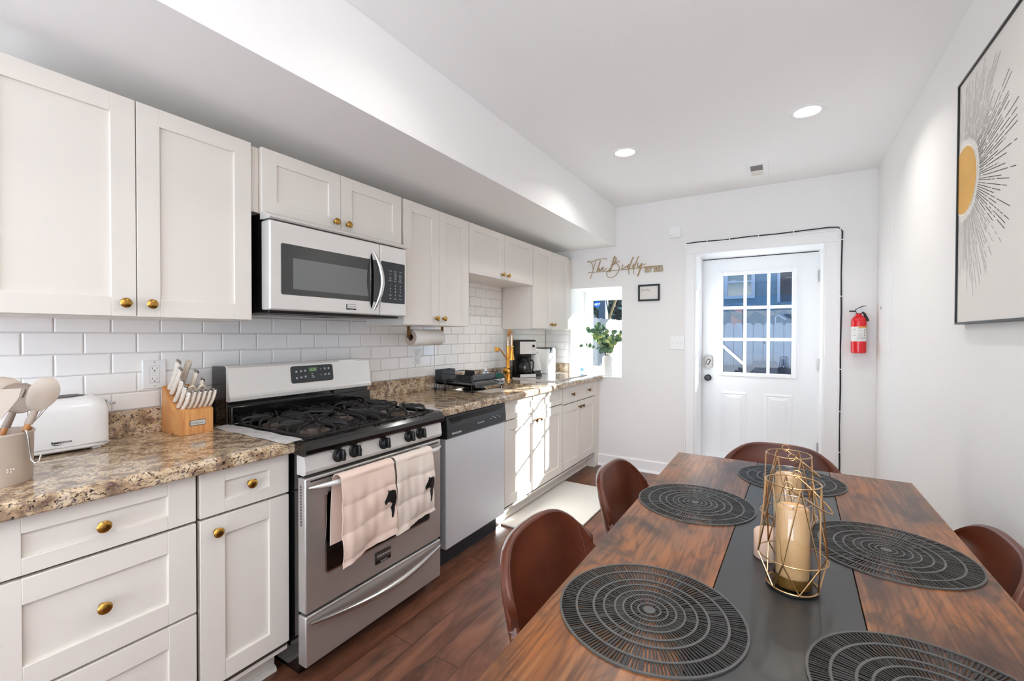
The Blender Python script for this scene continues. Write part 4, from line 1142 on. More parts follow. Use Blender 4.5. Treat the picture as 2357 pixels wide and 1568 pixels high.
# ================================================================== WALL OUTLETS
def outlet(label, y0, y1, z0, z1, two=True):
    o = thing('wall_outlet', label, 'outlet', (.009, (y0 + y1) / 2, z0), 'white outlets on the backsplash')
    part('cover_plate', G().box(.0075, .0135, y0, y1, z0, z1, .002), 'white_plastic', o)
    yc = (y0 + y1) / 2; zc = (z0 + z1) / 2
    g = G(); g.box(.0130, .0150, yc - .0165, yc + .0165, zc - .0335, zc + .0335, .001)
    g.mat(1)
    for s_ in (-1, 1):
        z = zc + s_ * .021
        g.box(.0149, .0154, yc - .009, yc - .0075, z - .001, z + .007); g.box(.0149, .0154, yc + .0065, yc + .008, z - .001, z + .006); g.box(.0149, .0154, yc - .003, yc + .002, z - .009, z - .005)
    g.mat(2); g.box(.0149, .0153, yc - .0165, yc + .0165, zc - .0345, zc - .0335); g.box(.0149, .0153, yc - .0172, yc - .0165, zc - .034, zc + .034); g.box(.0149, .0153, yc - .0165, yc + .0165, zc + .0335, zc + .0343); g.box(.0149, .0153, yc - .009, yc + .009, zc - .006, zc - .0055); g.box(.0149, .0153, yc - .009, yc + .009, zc + .0055, zc + .006)
    g.mat(3); g.lathe([(.003, 0), (.0025, .0012), (0, .0013)], (.0134, yc, z1 - .009), 'x', 10); g.lathe([(.003, 0), (.0025, .0012), (0, .0013)], (.0134, yc, z0 + .009), 'x', 10)
    part('receptacle', g, ['white_plastic', 'dark_mark', 'grey_mark', 'steel_plain'], o)
outlet('white wall outlet above the toaster, left of the knife block', .950, 1.029, 1.090, 1.206)
outlet('white wall outlet below the paper towel roll', 2.478, 2.552, 1.108, 1.213)

# ================================================================== TOASTER
to = thing('toaster', 'glossy white rounded toaster with chrome trim', 'toaster', (.10, .66, .914))
tx0, tx1, ty0, ty1 = .035, .178, .515, .802
def tsec(y, k):
    # rounded loaf section in (x, z) ; k shrinks towards the ends
    pts = []
    cx = (tx0 + tx1) / 2; hw = (tx1 - tx0) / 2 - k * .9; zt = 1.098 - k * 1.3; zb = .926 + 0 * k
    R_ = .045
    R_ = min(R_, hw * .95)
    pts.append((cx - hw, zb)); pts.append((cx - hw - .0, zb + .06))
    for i in range(7):
        a = pi - i / 6 * pi / 2; pts.append((cx - hw + R_ + R_ * cos(a), zt - R_ + R_ * sin(a)))
    for i in range(7):
        a = pi / 2 - i / 6 * pi / 2; pts.append((cx + hw - R_ + R_ * cos(a), zt - R_ + R_ * sin(a)))
    pts.append((cx + hw, zb + .06)); pts.append((cx + hw, zb))
    return [(p[0], y, p[1]) for p in pts]
g = G(); rings = []
Re = .055
ys = [ty0 + Re * (1 - cos(pi / 2 * i / 8)) for i in range(9)] + [ty1 - Re * (1 - cos(pi / 2 * (8 - i) / 8)) for i in range(9)]
for y in ys:
    d = max(0, ty0 + Re - y, y - (ty1 - Re)) / Re
    rings.append(tsec(y, Re * .42 * (1 - math.sqrt(max(0, 1 - d * d)))))
n_ = len(rings[0])
vs = [p for r_ in rings for p in r_]
g.add(vs, [(i * n_ + k, i * n_ + (k + 1) % n_, (i + 1) * n_ + (k + 1) % n_, (i + 1) * n_ + k) for i in range(len(rings) - 1) for k in range(n_)], True)
g.add(rings[0], [tuple(range(n_))]); g.add(rings[-1], [tuple(range(n_))[::-1]])
body = part('body', g, 'toaster_white', to)
g = G(); g.mat(0); g.box(tx0 + .012, tx1 - .012, ty0 + .012, ty1 - .012, .919, .9265, .004)
part('underside', g, 'toaster_white', to)
g = G(); g.box(tx0 - .0008, tx1 + .0008, ty0 - .0008, ty1 + .0008, .934, .9375, .001); part('chrome_band', g, 'chrome', to)
g = G()
for y in (ty0 + .03, ty1 - .045):
    for x in (tx0 + .02, tx1 - .03): g.box(x, x + .016, y, y + .022, .9141, .921, .002)
part('feet', g, 'white_plastic', to)
g = G(); xm = (tx0 + tx1) / 2
g.prism([(xm + .042 * cos(a) , (ty0 + ty1) / 2 + .095 * (abs(sin(a)) ** .6) * (1 if sin(a) > 0 else -1)) for a in [2 * pi * k / 40 for k in range(40)]], 1.0965, 1.0995, 'z')
g.mat(1)
for s_ in (-.020, .020): g.box(xm + s_ - .010, xm + s_ + .010, ty0 + .055, ty1 - .06, 1.0994, 1.1003)
part('slot_plate', g, ['steel_dark', 'black_plastic'], to)
g = G(); g.box(xm - .022, xm + .022, ty1 - .004, ty1 + .008, .975, 1.078, .003); part('side_panel', g, 'chrome', to)
g = G(); g.box(xm - .004, xm + .004, ty1 + .006, ty1 + .018, 1.058, 1.064); g.mat(0); g.box(xm - .018, xm + .018, ty1 + .016, ty1 + .030, 1.056, 1.066, .003); part('lever', g, 'chrome', to)
part('dial', G().lathe([(.012, 0), (.011, .010), (.009, .012), (0, .012)], (xm, ty1 + .0, .955), 'y', 18), 'chrome', to)
g = G(); text_g(g, 'keen', (tx1 + .0006, .652, .951), (0, 1, 0), (0, 0, 1), .0125, .0002, bold=.0004, width=.022)
text_g(g, 'stone', (tx1 + .0006, .6755, .951), (0, 1, 0), (0, 0, 1), .0125, .0002, width=.025)
g.tube([(tx1 + .0006, .653, .9495), (tx1 + .0006, .660, .9465), (tx1 + .0006, .670, .9465), (tx1 + .0006, .681, .9495)], [.0003, .0012, .001, .0002], 6)
part('lettering', g, 'dark_mark', to)

# ================================================================== UTENSIL CROCK
CX, CY = .425, .488
ck = thing('utensil_crock', 'beige enamel utensil crock at the left edge of the counter', 'crock', (CX, CY, .914))
g = G(); g.lathe([(.070, 0), (.073, .004), (.076, .128), (.078, .131), (.0785, .134), (.0775, .1365), (.075, .136), (.0735, .13), (.070, .006), (0, .005)], (CX, CY, .9142), 'z', 48)
part('pot', g, 'crock_enamel', ck)
def hook(name_par, a, da):
    g = G(); ca, sa = cos(a), sin(a)
    def P(r, z, t=0): return (CX + r * ca - t * sa, CY + r * sa + t * ca, .914 + z)
    g.tube([P(.068, .105), P(.070, .128), P(.075, .142), P(.081, .140), P(.083, .120, .002), P(.084, .075, .006), P(.085, .060, .007), P(.094, .050, .008), P(.104, .056, .009), P(.106, .072, .010)], .0022, 8)
    return g
part('hook', hook(ck, radians(-18), 0), 'steel_plain', ck, 'small steel hook over the rim')
part('hook', hook(ck, radians(38), 0), 'steel_plain', ck, 'small steel hook over the rim')
g = G()
for a_, z_ in ((9, .958), (9, .952), (14, .958), (14, .951), (18, .957)):
    g.grid(lambda u, v: (CX + .0748 * cos(radians(a_ + 2.6 * u)), CY + .0748 * sin(radians(a_ + 2.6 * u)), z_ + .004 * v), 2, 1)
part('small_mark', g, 'label_white', ck)
def utensil(name, label, base, top, head, headmat='silicone'):
    """a wooden handled silicone tool leaning in the crock"""
    o = thing(name, label, 'utensil', base, 'utensils standing in the crock')
    b = Vector(base); t = Vector(top); d = (t - b)
    j = b + d * .55
    part('handle', G().tube([b, b + d * .3, j], .0065, 10), 'block_wood', o)
    g = G(); head(g, j, t, d.normalized()); part('head', g, headmat, o)
    return o
camdir = Vector((.86, -.50, 0)).normalized()
def frame(d, face):
    s_ = d.cross(face).normalized(); n = s_.cross(d).normalized()
    return s_, n
def spoon_head(g, j, t, d, w_=.031, L=.088, face=camdir, deep=.012, slots=False, back=True):
    s_, n = frame(d, face); c = t - d * (L * .5)
    g.tube([j - d * .004, j + d * .02, c - d * (L * .45)], [.009, .0085, .0075], 10)
    def fn(u, v):
        a = (v - .5) * 2; b_ = (u - .5) * 2
        r = math.sqrt(max(0, 1 - b_ ** 2 * .999))
        wid = w_ * r * (1 + .12 * b_)
        q = a
        bulge = deep * (1 - (q * r) ** 2 - b_ ** 2 * .0) * r
        return tuple(c + d * (b_ * L * .5) + s_ * (q * wid) + n * (bulge * (1 if back else -1)))
    g.sheet(fn, 18, 12, .0035)
    if slots:
        g.cur = 1
        for k in (-.5, 0, .5):
            p = c + s_ * (w_ * k) + d * (.012 - .006 * abs(k)) + n * (-deep * .8 + .002) 
            g.tube([p - d * .014, p + d * .014], .0032, 6, flat=1)
        g.cur = 0
utensil('silicone_spoon', 'beige silicone spoon leaning right in the crock', (CX + .01, CY + .01, .925), (CX + .032, CY + .106, 1.188), lambda g, j, t, d: spoon_head(g, j, t, d, .030, .095))
def sl(g, j, t, d): spoon_head(g, j, t, d, .044, .085, back=False, slots=True)
o = utensil('slotted_turner', 'dark beige slotted silicone spoon in the middle of the crock', (CX - .01, CY - .02, .925), (CX + .005, CY + .062, 1.176), lambda g, j, t, d: spoon_head(g, j, t, d, .042, .085, back=False), 'silicone_dark')
g = G(); b = Vector((CX - .01, CY - .02, .925)); t = Vector((CX + .005, CY + .062, 1.176)); d = (t - b).normalized(); s_, n = frame(d, camdir); c = t - d * .040
for k in (-1, 0, 1):
    p = c + s_ * (.018 * k) + d * (.012 - .004 * abs(k)) - n * (.0065 - .002 * abs(k))
    g.tube([p - d * .012, p + d * .012], .0034, 8)
part('slots', g, 'cabinet_inside', o)
utensil('ladle', 'beige silicone ladle standing at the back of the crock', (CX - .03, CY - .01, .925), (CX - .055, CY + .030, 1.190), lambda g, j, t, d: spoon_head(g, j, t, d, .048, .075, deep=.03))
def turner(g, j, t, d):
    s_, n = frame(d, camdir)
    g.tube([j - d * .004, j + d * .02, t - d * .075], [.009, .0085, .008], 10)
    def fn(u, v):
        L = .075; wid = .014 + .020 * min(1, u * 1.5)
        return tuple(t - d * (L * (1 - u)) + s_ * ((v - .5) * 2 * wid) + n * (.006 * (1 - u)) + d * ((v - .5) * .018 * u))
    g.sheet(fn, 10, 8, .003)
utensil('spatula', 'grey beige flat spatula at the front left of the crock', (CX + .02, CY - .03, .925), (CX + .062, CY + .010, 1.168), turner, 'silicone')
utensil('spatula', 'narrow beige spatula behind the others at the left of the crock', (CX - .02, CY - .04, .925), (CX - .03, CY - .075, 1.16), turner, 'silicone_dark')
wh = thing('whisk', 'steel wire whisk behind the spoon in the crock', 'utensil', (CX + .0, CY + .03, .925), 'utensils standing in the crock')
b = Vector((CX - .01, CY + .03, .93)); t = Vector((CX - .02, CY + .105, 1.16)); d = (t - b).normalized(); s_, n = frame(d, camdir)
part('handle', G().tube([b, b + d * .13], .007, 10), 'block_wood', wh)
g = G()
for a in range(6):
    aa = pi * a / 6; r_ = s_ * cos(aa) + n * sin(aa); P = []
    for k in range(17):
        th = k / 16; ang = (th - .5) * 2
        P.append(b + d * (.13 + .115 * (1 - abs(ang) ** 2.2)) + r_ * (.026 * sin(ang * pi) * -1 if False else .026 * math.copysign(abs(sin(abs(ang) * pi)) ** .8, ang)))
    g.tube(P, .0009, 5)
part('wires', g, 'steel_plain', wh)

# ================================================================== KNIFE BLOCK
kb = thing('knife_block', 'light wood knife block with white handled knives', 'knife block', (.12, 1.06, .914))
ky0, ky1 = 1.004, 1.116
g = G()
g.prism([(.034, .9145), (.128, .9145), (.196, 1.000), (.130, 1.004), (.045, 1.100), (.040, 1.098)], ky0, ky1, 'y')
part('slanted_block', g, 'block_wood', kb)
g = G()
g.prism([(.142, .9145), (.208, .9145), (.210, 1.010), (.186, 1.018), (.150, .962)], ky0 - .001, ky1 + .001, 'y')
part('front_block', g, 'block_wood', kb)
g = G()
for a in (0, 1, 2, 3):
    for yy in (1.020, 1.045, 1.075, 1.098):
        x = .052 + a * .022; z = 1.0945 - (x - .045) * 1.13
        g.box(-.008, .008, yy - .0012, yy + .0012, -.0004, .0006, M=Matrix.Translation((x, 0, z)) @ Matrix.Rotation(radians(48.5), 4, 'Y'))
part('slots', g, 'dark_mark', kb)
g = G(); g.prism(rrect(1.033, 1.090, .948, .970, .005), .2085, .2105, 'x'); g.mat(1); g.prism(rrect(1.035, 1.088, .950, .968, .004), .2104, .2112, 'x')
g.mat(2); text_g(g, 'Cuisinart', (.2115, 1.038, .9555), (0, 1, 0), (0, 0, 1), .0095, .0002, width=.046)
part('nameplate', g, ['steel_dark', 'steel', 'steel_dark'], kb)
def knife(label, base, d, L, w_=.009, th=.0055, curve=.006, name='kitchen_knife', group='kitchen knives standing in the block', cap=True):
    base = Vector(base); d = Vector(d).normalized(); side = Vector((0, 1, 0)); n = d.cross(side).normalized()
    o = thing(name, label, 'knife', base, group)
    pts = []; K = 10
    g = G(); rings = []
    for k in range(K + 1):
        t = k / K; c = base + d * (L * t) + n * (-curve * sin(pi * t)) ; wv = w_ * (1 + .25 * (t - .5) + .22 * abs(2 * t - 1) ** 2)
        if k == 0: wv *= .7
        rings.append([c + n * (wv * cos(a)) + side * (th * sin(a)) for a in [2 * pi * j / 12 for j in range(12)]])
    vs = [q for r_ in rings for q in r_]
    g.add(vs, [(i * 12 + j, i * 12 + (j + 1) % 12, (i + 1) * 12 + (j + 1) % 12, (i + 1) * 12 + j) for i in range(K) for j in range(12)] + [tuple(range(12))[::-1], tuple(K * 12 + j for j in range(12))], True)
    part('handle', g, 'handle_plastic', o)
    if cap:
        c = base + d * L; r0 = rings[-1]; g = G()
        r1 = [q + d * .004 for q in r0]; r2 = [c + d * .006 + (q - c) * .7 for q in r0]
        g.add(r0 + r1 + r2, [(i * 12 + j, i * 12 + (j + 1) % 12, (i + 1) * 12 + (j + 1) % 12, (i + 1) * 12 + j) for i in range(2) for j in range(12)] + [tuple(24 + j for j in range(12))], True)
        part('end_cap', g, 'chrome', o)
        g = G()
        for t in (.3, .55, .8):
            c = base + d * (L * t) + n * (-curve * sin(pi * t)) - side * th * .97
            g.lathe([(.0018, -.0006), (.0016, .0002), (0, .0003)], c, 'y', 8)
        part('rivets', g, 'steel_dark', o)
    part('bolster', G().tube([base - d * .012, base + d * .002], .004, 8), 'steel_plain', o)
    return o
kd = (.50, .05, .86)
P_ = {'a': 'tall white handled knife at the back left of the block', 'b': 'tall white handled knife in front of the back left one', 'c': 'white handled knife in the middle of the left row', 'd': 'white handled knife at the front of the left row',
      'e': 'large white handled knife at the back right of the block', 'f': 'shorter white handled knife at the right of the block'}
knife(P_['a'], (.062, 1.022, 1.088), kd, .130, .0135, .0075); knife(P_['b'], (.082, 1.022, 1.070), kd, .118, .0135, .0075)
knife(P_['c'], (.105, 1.024, 1.040), kd, .098, .0115, .007); knife(P_['d'], (.130, 1.026, 1.018), kd, .095, .0115, .007)
knife(P_['e'], (.085, 1.080, 1.062), kd, .112, .0130, .0075); knife(P_['f'], (.108, 1.098, 1.045), kd, .090, .011, .007)
knife('plain cream sharpening steel handle at the back of the block', (.060, 1.060, 1.088), kd, .128, .013, .011, 0, 'sharpening_steel', 'kitchen knives standing in the block', False)
sc = thing('kitchen_scissors', 'cream handled kitchen scissors in the knife block', 'scissors', (.13, 1.08, 1.02), 'kitchen knives standing in the block')
for (yo, wy) in ((1.058, -1), (1.096, 1)):
    g = G(); b = Vector((.122, (1.058 + 1.096) / 2, 1.030)); d = Vector(kd).normalized(); P = []
    for k in range(18):
        a = 2 * pi * k / 18; P.append(b + d * (.052 + .030 * cos(a)) + Vector((0, 1, 0)) * ((yo - 1.077) + .015 * sin(a)))
    g.tube(P, .0042, 8, closed=True); g.tube([b + Vector((0, (yo - 1.077) * .4, 0)), b + d * .024 + Vector((0, (yo - 1.077), 0))], .0050, 8)
    part('handle', g, 'cream_plastic', sc)
order = ['leftmost', 'second from the left', 'third from the left', 'third from the right', 'second from the right', 'rightmost']
for k in range(6):
    knife('white handled steak knife in the front row of the block, ' + order[k], (.188, 1.018 + k * .0185, 1.018), (.46, .10, .88), .074, .0095, .0062, .008, 'steak_knife', 'steak knives in the front of the block')

# ================================================================== DISH RACK
Z0 = .914
rk = thing('dish_rack', 'black wire dish rack with tray on the counter beside the sink', 'dish rack', (.25, 2.80, Z0))
rx0, rx1, ryy0, ryy1 = .075, .405, 2.635, 2.985
for (x, y) in ((rx0, ryy0), (rx0 + .09, ryy0), (rx1, ryy0), (rx1, ryy1), (rx0, ryy1)):
    lg = part('leg', G().tube([(x - .007, y, 1.005), (x - .007, y, .925), (x, y, .9165), (x + .007, y, .925), (x + .007, y, 1.005)], .0025, 6), 'black_plastic', rk)
    part('foot', G().box(x - .010, x + .010, y - .006, y + .006, .9142, .932, .004), 'rubber', lg)
g = G()  # tray
g.prism([(rx0 - .01, .962), (rx1 + .015, .948), (rx1 + .022, .960), (rx1 + .012, .962), (rx0, .974), (rx0 - .014, .974)], ryy0 + .005, ryy1 + .02, 'y')
for yy in (ryy0 + .005, ryy1 + .012): g.prism([(rx0 - .012, .962), (rx1 + .018, .948), (rx1 + .02, .968), (rx0 - .012, .980)], yy, yy + .008, 'y')
part('drip_tray', g, 'panel_plastic', rk)
part('drain_spout', G().lathe([(.085, 0), (.088, .004), (.080, .012), (.0, .013)], (.30, 2.80, .9145), 'z', 28), 'black_plastic', rk)
g = G()
for z in (.985, 1.035):
    g.tube([(rx0, ryy0, z), (rx1, ryy0, z), (rx1, ryy1, z), (rx0, ryy1, z)], .0035, 6, closed=True)
for (x, y) in ((rx0 + .09, ryy0), (rx0 + .2, ryy0), (rx1, ryy0), (rx1, ryy1), (rx0 + .2, ryy1), (rx0, ryy1), (rx0, ryy0)): g.tube([(x, y, .975), (x, y, 1.035)], .003, 6)
for k in range(9): 
    y = ryy0 + .04 + k * .035
    g.tube([(rx0, y, .985), (rx0 + .12, y, .983), (rx0 + .14, y, 1.012), (rx0 + .16, y, .983), (rx1, y, .985)], .0018, 5)
for k in range(5):
    y = ryy0 + .06 + k * .055
    g.tube([(rx1 - .055, y, .985), (rx1 - .050, y + .004, 1.022), (rx1 - .042, y + .012, 1.024), (rx1 - .038, y + .016, .985)], .0022, 6)
part('wire_basket', g, 'black_plastic', rk)
g = G(); g.box(rx1 - .028, rx1 - .024, ryy0 + .02, ryy1 - .02, .990, 1.033, .001); g.box(rx0 + .17, rx1 - .026, ryy0 + .018, ryy0 + .022, .992, 1.030); g.box(rx1 - .10, rx1 - .026, ryy0 + .016, ryy0 + .024, .990, 1.033, .002)
g.box(rx0 + .01, rx0 + .10, ryy1 - .016, ryy1 - .012, .990, 1.033)
part('side_panel', g, 'panel_plastic', rk)
g = G()
for (a, b, c, d) in ((rx0 - .004, rx0 + .0, ryy0 + .0, ryy0 + .15), (rx0 + .055, rx0 + .059, ryy0, ryy0 + .15), (rx0, rx0 + .056, ryy0 - .002, ryy0 + .002), (rx0, rx0 + .056, ryy0 + .148, ryy0 + .152)): g.box(a, b, c, d, .990, 1.062)
g.box(rx0, rx0 + .056, ryy0, ryy0 + .15, .990, .993)
part('utensil_holder', g, 'panel_plastic', rk)

# ================================================================== FAUCET
FX, FY = .130, 3.53
fc = thing('kitchen_faucet', 'brushed gold spring pull down kitchen faucet behind the sink', 'faucet', (FX, FY, Z0))
g = G(); g.lathe([(.026, 0), (.026, .006), (.021, .010), (.0205, .10), (.017, .106), (.017, .19), (.0145, .194), (.0145, .30), (0, .30)], (FX, FY, Z0), 'z', 24)
g.lathe([(.0, -.032), (.026, -.032), (.028, -.030), (.028, .0), (.026, .002), (0, .002)], (FX + .02, FY - .03, Z0 + .082), 'y', 22)
part('body', g, 'gold', fc)
dirf = Vector((.80, -.60, 0)).normalized()
top = Vector((FX, FY, 1.30)); P = []
for k in range(25):
    a = pi * k / 24; R_ = .042
    P.append(Vector((FX, FY, 1.285)) + dirf * (R_ - R_ * cos(a)) + Vector((0, 0, R_ * sin(a) * 1.5)))
path = [Vector((FX, FY, Z0 + .29 + .008 * k)) for k in range(10)] + P + [P[-1] + Vector((0, 0, -.012 * k)) for k in range(1, 9)]
part('hose', G().tube(path, .0085, 10), 'chrome', fc)
# spring coil round the path
L = [0]
for a, b in zip(path[:-1], path[1:]): L.append(L[-1] + (b - a).length)
tot = L[-1]; turns = 24; pts = []
def along(s_):
    for i in range(len(L) - 1):
        if L[i + 1] >= s_:
            t = (s_ - L[i]) / max(1e-9, L[i + 1] - L[i]); return path[i].lerp(path[i + 1], t), (path[i + 1] - path[i]).normalized()
    return path[-1], (path[-1] - path[-2]).normalized()
sidev = dirf.cross(Vector((0, 0, 1)))
for k in range(turns * 8 + 1):
    s_ = tot * k / (turns * 8); c, t = along(s_); u = sidev; v_ = t.cross(u)
    a = 2 * pi * k / 8; pts.append(c + (u * cos(a) + v_ * sin(a)) * .0145)
part('spring', G().tube(pts, .0022, 5), 'gold', fc)
e = P[-1]
g = G(); g.lathe([(.012, .0), (.016, -.004), (.017, -.05), (.024, -.085), (.026, -.095), (.026, -.105), (.0, -.105)], (e.x, e.y, e.z - .085), 'z', 22)
part('spray_head', g, 'gold', fc)
g = G(); a0 = Vector((FX, FY, Z0 + .175)); g.tube([a0, a0 + Vector((.0, -.03, .02)), a0 + Vector((-.005, -.10, .085)), a0 + Vector((-.005, -.125, .10)), a0 + Vector((-.005, -.15, .10))], .0055, 10)
q = a0 + Vector((-.005, -.165, .10)); g.box(q.x - .014, q.x + .014, q.y - .02, q.y + .012, q.z - .018, q.z + .018, .003)
part('side_spout', g, 'gold', fc, 'slim square ended side spout')
g = G(); g.lathe([(.019, 0), (.021, .002), (.021, .012), (.019, .014)], (e.x, e.y, e.z - .082), 'z', 18)
part('collar', g, 'gold', fc)
# soap and sponge
sp = thing('soap_dispenser', 'clear soap bottle with blue liquid and white pump behind the dish rack', 'bottle', (.09, 3.24, Z0))
part('bottle', G().lathe([(.028, 0), (.030, .004), (.030, .085), (.022, .098), (.012, .102)], (.09, 3.24, Z0), 'z', 24), 'soap_clear', sp)
part('liquid', G().lathe([(.0303, .004), (.0305, .05), (.0303, .052)], (.09, 3.24, Z0), 'z', 24, caps=False), 'soap_blue', sp)
g = G(); g.lathe([(.014, .102), (.014, .118), (.005, .120), (.005, .140), (.010, .142), (.010, .152), (0, .153)], (.09, 3.24, Z0), 'z', 16); g.box(.085, .125, 3.234, 3.246, 1.056, 1.066, .003); part('pump', g, 'white_plastic', sp)
spg = thing('scrub_sponge', 'green sponge standing in a white holder beside the faucet', 'sponge', (.105, 3.40, Z0))
g = G(); g.box(.075, .135, 3.335, 3.475, Z0, Z0 + .022, .008); part('holder', g, 'white_plastic', spg)
g = G()
g.prism([(3.345 + .12 * u, Z0 + .020 + (.052 * sin(pi * (.25 + .6 * u)) ** .7)) for u in [k / 10 for k in range(11)]] + [(3.465, Z0 + .018), (3.345, Z0 + .018)], .088, .122, 'x')
part('sponge', g, 'sponge_green', spg)

# ================================================================== GLOSSY BOARD, COFFEE MAKER, KETTLE, CANISTER
bd = thing('glass_counter_board', 'glossy pale counter board with white edge under the coffee maker', 'counter board', (.32, 3.95, Z0))
g = G(); g.prism([(.10, 3.66), (.545, 3.60), (.545, 4.36), (.10, 4.40)], Z0 + .001, Z0 + .010, 'z'); part('board', g, 'board_gloss', bd)
g = G(); g.prism([(.10, 3.655), (.549, 3.595), (.549, 3.601), (.10, 3.661)], Z0 + .0005, Z0 + .0115, 'z'); part('edge', g, 'white_plastic', bd)
ZB = Z0 + .0105
th = radians(-38); cm = Vector((.165, 3.765, ZB)); nf = Vector((cos(th), sin(th), 0)); tf = Vector((-sin(th), cos(th), 0))
MC = Matrix((nf, tf, Vector((0, 0, 1)))).transposed().to_4x4(); MC.translation = cm   # local x = front, y = width, z = up
co = thing('coffee_maker', 'black and stainless drip coffee maker with glass carafe', 'coffee maker', tuple(cm))
g = G(); g.box(-.105, .085, -.083, .083, 0, .022, .004, M=MC); g.box(-.105, -.035, -.083, .083, .02, .335, .006, M=MC); g.box(-.105, .080, -.083, .083, .21, .335, .008, M=MC); g.box(-.10, .075, -.078, .078, .333, .343, .003, M=MC)
part('housing', g, 'black_plastic', co)
g = G(); g.box(.078, .086, -.080, .080, .215, .328, .003, M=MC); part('front_panel', g, 'steel', co)
g = G(); g.lathe([(.0, .0), (.013, 0), (.013, .004), (0, .005)], (.086, .052, .288), 'x', 18, MC); g.mat(1)
for (a, b) in ((.034, .296), (.034, .272), (.045, .255), (.062, .255), (.072, .272)): g.lathe([(.0035, 0), (.003, .003), (0, .003)], (.086, a, b), 'x', 8, MC)
part('dial', g, ['black_plastic', 'chrome'], co)
g = G(); g.box(.080, .088, -.078, .078, .002, .032, .002, M=MC); part('base_trim', g, 'steel', co)
g = G(); g.lathe([(.045, .03), (.062, .045), (.066, .085), (.058, .125), (.044, .150), (.040, .160)], (.015, 0, 0), 'z', 28, MC, caps=False)
car = part('carafe', g, 'smoke_glass', co, 'glass carafe')
g = G(); g.lathe([(.042, .158), (.044, .162), (.044, .175), (.030, .182), (0, .183)], (.015, 0, 0), 'z', 24, MC); g.lathe([(.046, .146), (.048, .150), (.046, .158)], (.015, 0, 0), 'z', 24, MC, caps=False)
g.tube([MC @ Vector(q) for q in ((.055, .03, .155), (.078, .045, .158), (.090, .050, .140), (.088, .048, .085), (.075, .040, .065))], .007, 8)
part('lid', g, 'black_plastic', car)
kt = thing('electric_kettle', 'cream tapered electric kettle with black base', 'kettle', (.16, 3.98, ZB))
kx, kyy = .150, 3.985
part('base', G().lathe([(.072, 0), (.074, .004), (.074, .014), (.068, .018), (0, .018)], (kx, kyy, ZB), 'z', 28), 'black_plastic', kt)
part('body', G().lathe([(.066, .019), (.070, .024), (.070, .045), (.062, .095), (.048, .155), (.034, .205), (.030, .225), (.030, .228)], (kx, kyy, ZB), 'z', 32), 'vase', kt)
part('band', G().lathe([(.0712, .022), (.0716, .045), (.0705, .050)], (kx, kyy, ZB), 'z', 32, caps=False), 'black_enamel', kt)
g = G(); g.lathe([(.031, .226), (.029, .236), (.012, .240), (.012, .248), (0, .25)], (kx, kyy, ZB), 'z', 20); g.tube([(kx, kyy + .03, ZB + .225), (kx, kyy + .07, ZB + .232), (kx, kyy + .098, ZB + .19), (kx, kyy + .090, ZB + .06), (kx, kyy + .068, ZB + .03)], .008, 8)
g.mat(1); g.lathe([(.0305, .205), (.033, .215), (.0305, .224)], (kx, kyy, ZB), 'z', 24, caps=False)
g.tube([(kx + .01, kyy - .02, ZB + .20), (kx + .02, kyy - .045, ZB + .222)], [.014, .006], 10)
part('lid', g, ['white_plastic', 'chrome'], kt)
cn = thing('storage_canister', 'tall white canister with dark latch lid in the far corner', 'canister', (.12, 4.28, ZB))
g = G(); g.box(.050, .190, 4.170, 4.372, ZB, ZB + .252, .012); part('body', g, 'vase', cn)
g = G(); g.box(.052, .188, 4.172, 4.370, ZB + .252, ZB + .262, .003); g.box(.186, .1945, 4.240, 4.300, ZB + .205, ZB + .262, .002); part('lid', g, 'panel_plastic', cn)
g = G(); text_g(g, 'BREW', (.1908, 4.25, ZB + .16), (0, 1, 0), (0, 0, 1), .010, .0002); 
sn = thing('security_sensor', 'small round white sensor with a blue disc on a stand at the niche', 'sensor', (.385, 4.60, WZ1 + .008))
q = (.385, 4.60, WZ1 + .008)
g = G(); g.lathe([(.030, -.014), (.037, -.010), (.037, .002), (.033, .006), (.0, .006)], (q[0], q[1], q[2] + .052), 'y', 28, M=Matrix.Translation((q[0], q[1], 0)) @ Matrix.Rotation(radians(30), 4, 'Z') @ Matrix.Translation((-q[0], -q[1], 0)) @ Matrix.Rotation(0, 4, 'Z'))
part('ring', g, 'white_plastic', sn)
g = G(); g.lathe([(.017, -.017), (.0, -.018)], (q[0], q[1], q[2] + .052), 'y', 24, M=Matrix.Translation((q[0], q[1], 0)) @ Matrix.Rotation(radians(30), 4, 'Z') @ Matrix.Translation((-q[0], -q[1], 0)))
part('disc', g, 'blue_soft', sn, 'blue centre disc')
part('stand', G().lathe([(.028, 0), (.026, .004), (.010, .010), (.008, .018)], q, 'z', 20), 'white_plastic', sn)

# ================================================================== VASE WITH EUCALYPTUS
vx, vy, vz = .660, 4.615, WZ1 + .0082
vs_ = thing('flower_vase', 'ribbed white cylinder vase on the niche sill', 'vase', (vx, vy, vz))
g = G()
def ribbed(prof, seg=72):
    vs = []; fs = []
    for r, h in prof:
        for k in range(seg):
            a = 2 * pi * k / seg; rr_ = r * (1 + (.018 if k % 2 else -.01))
            vs.append((vx + rr_ * cos(a), vy + rr_ * sin(a), vz + h))
    for i in range(len(prof) - 1):
        for k in range(seg):
            k2 = (k + 1) % seg; fs.append((i * seg + k, i * seg + k2, (i + 1) * seg + k2, (i + 1) * seg + k))
    fs.append(tuple(range(seg))[::-1])
    return vs, fs
a, b = ribbed([(.040, 0), (.047, .006), (.050, .03), (.050, .175), (.045, .198), (.032, .208), (.030, .204), (.030, .15)])
g.add(a, b, True)
part('body', g, 'vase', vs_)
eu = thing('eucalyptus_stems', 'green eucalyptus stems in the white vase by the window', 'plant', (vx, vy, vz + .16), None)
random.seed(21)
gs = G(); gl = G()
tips = []
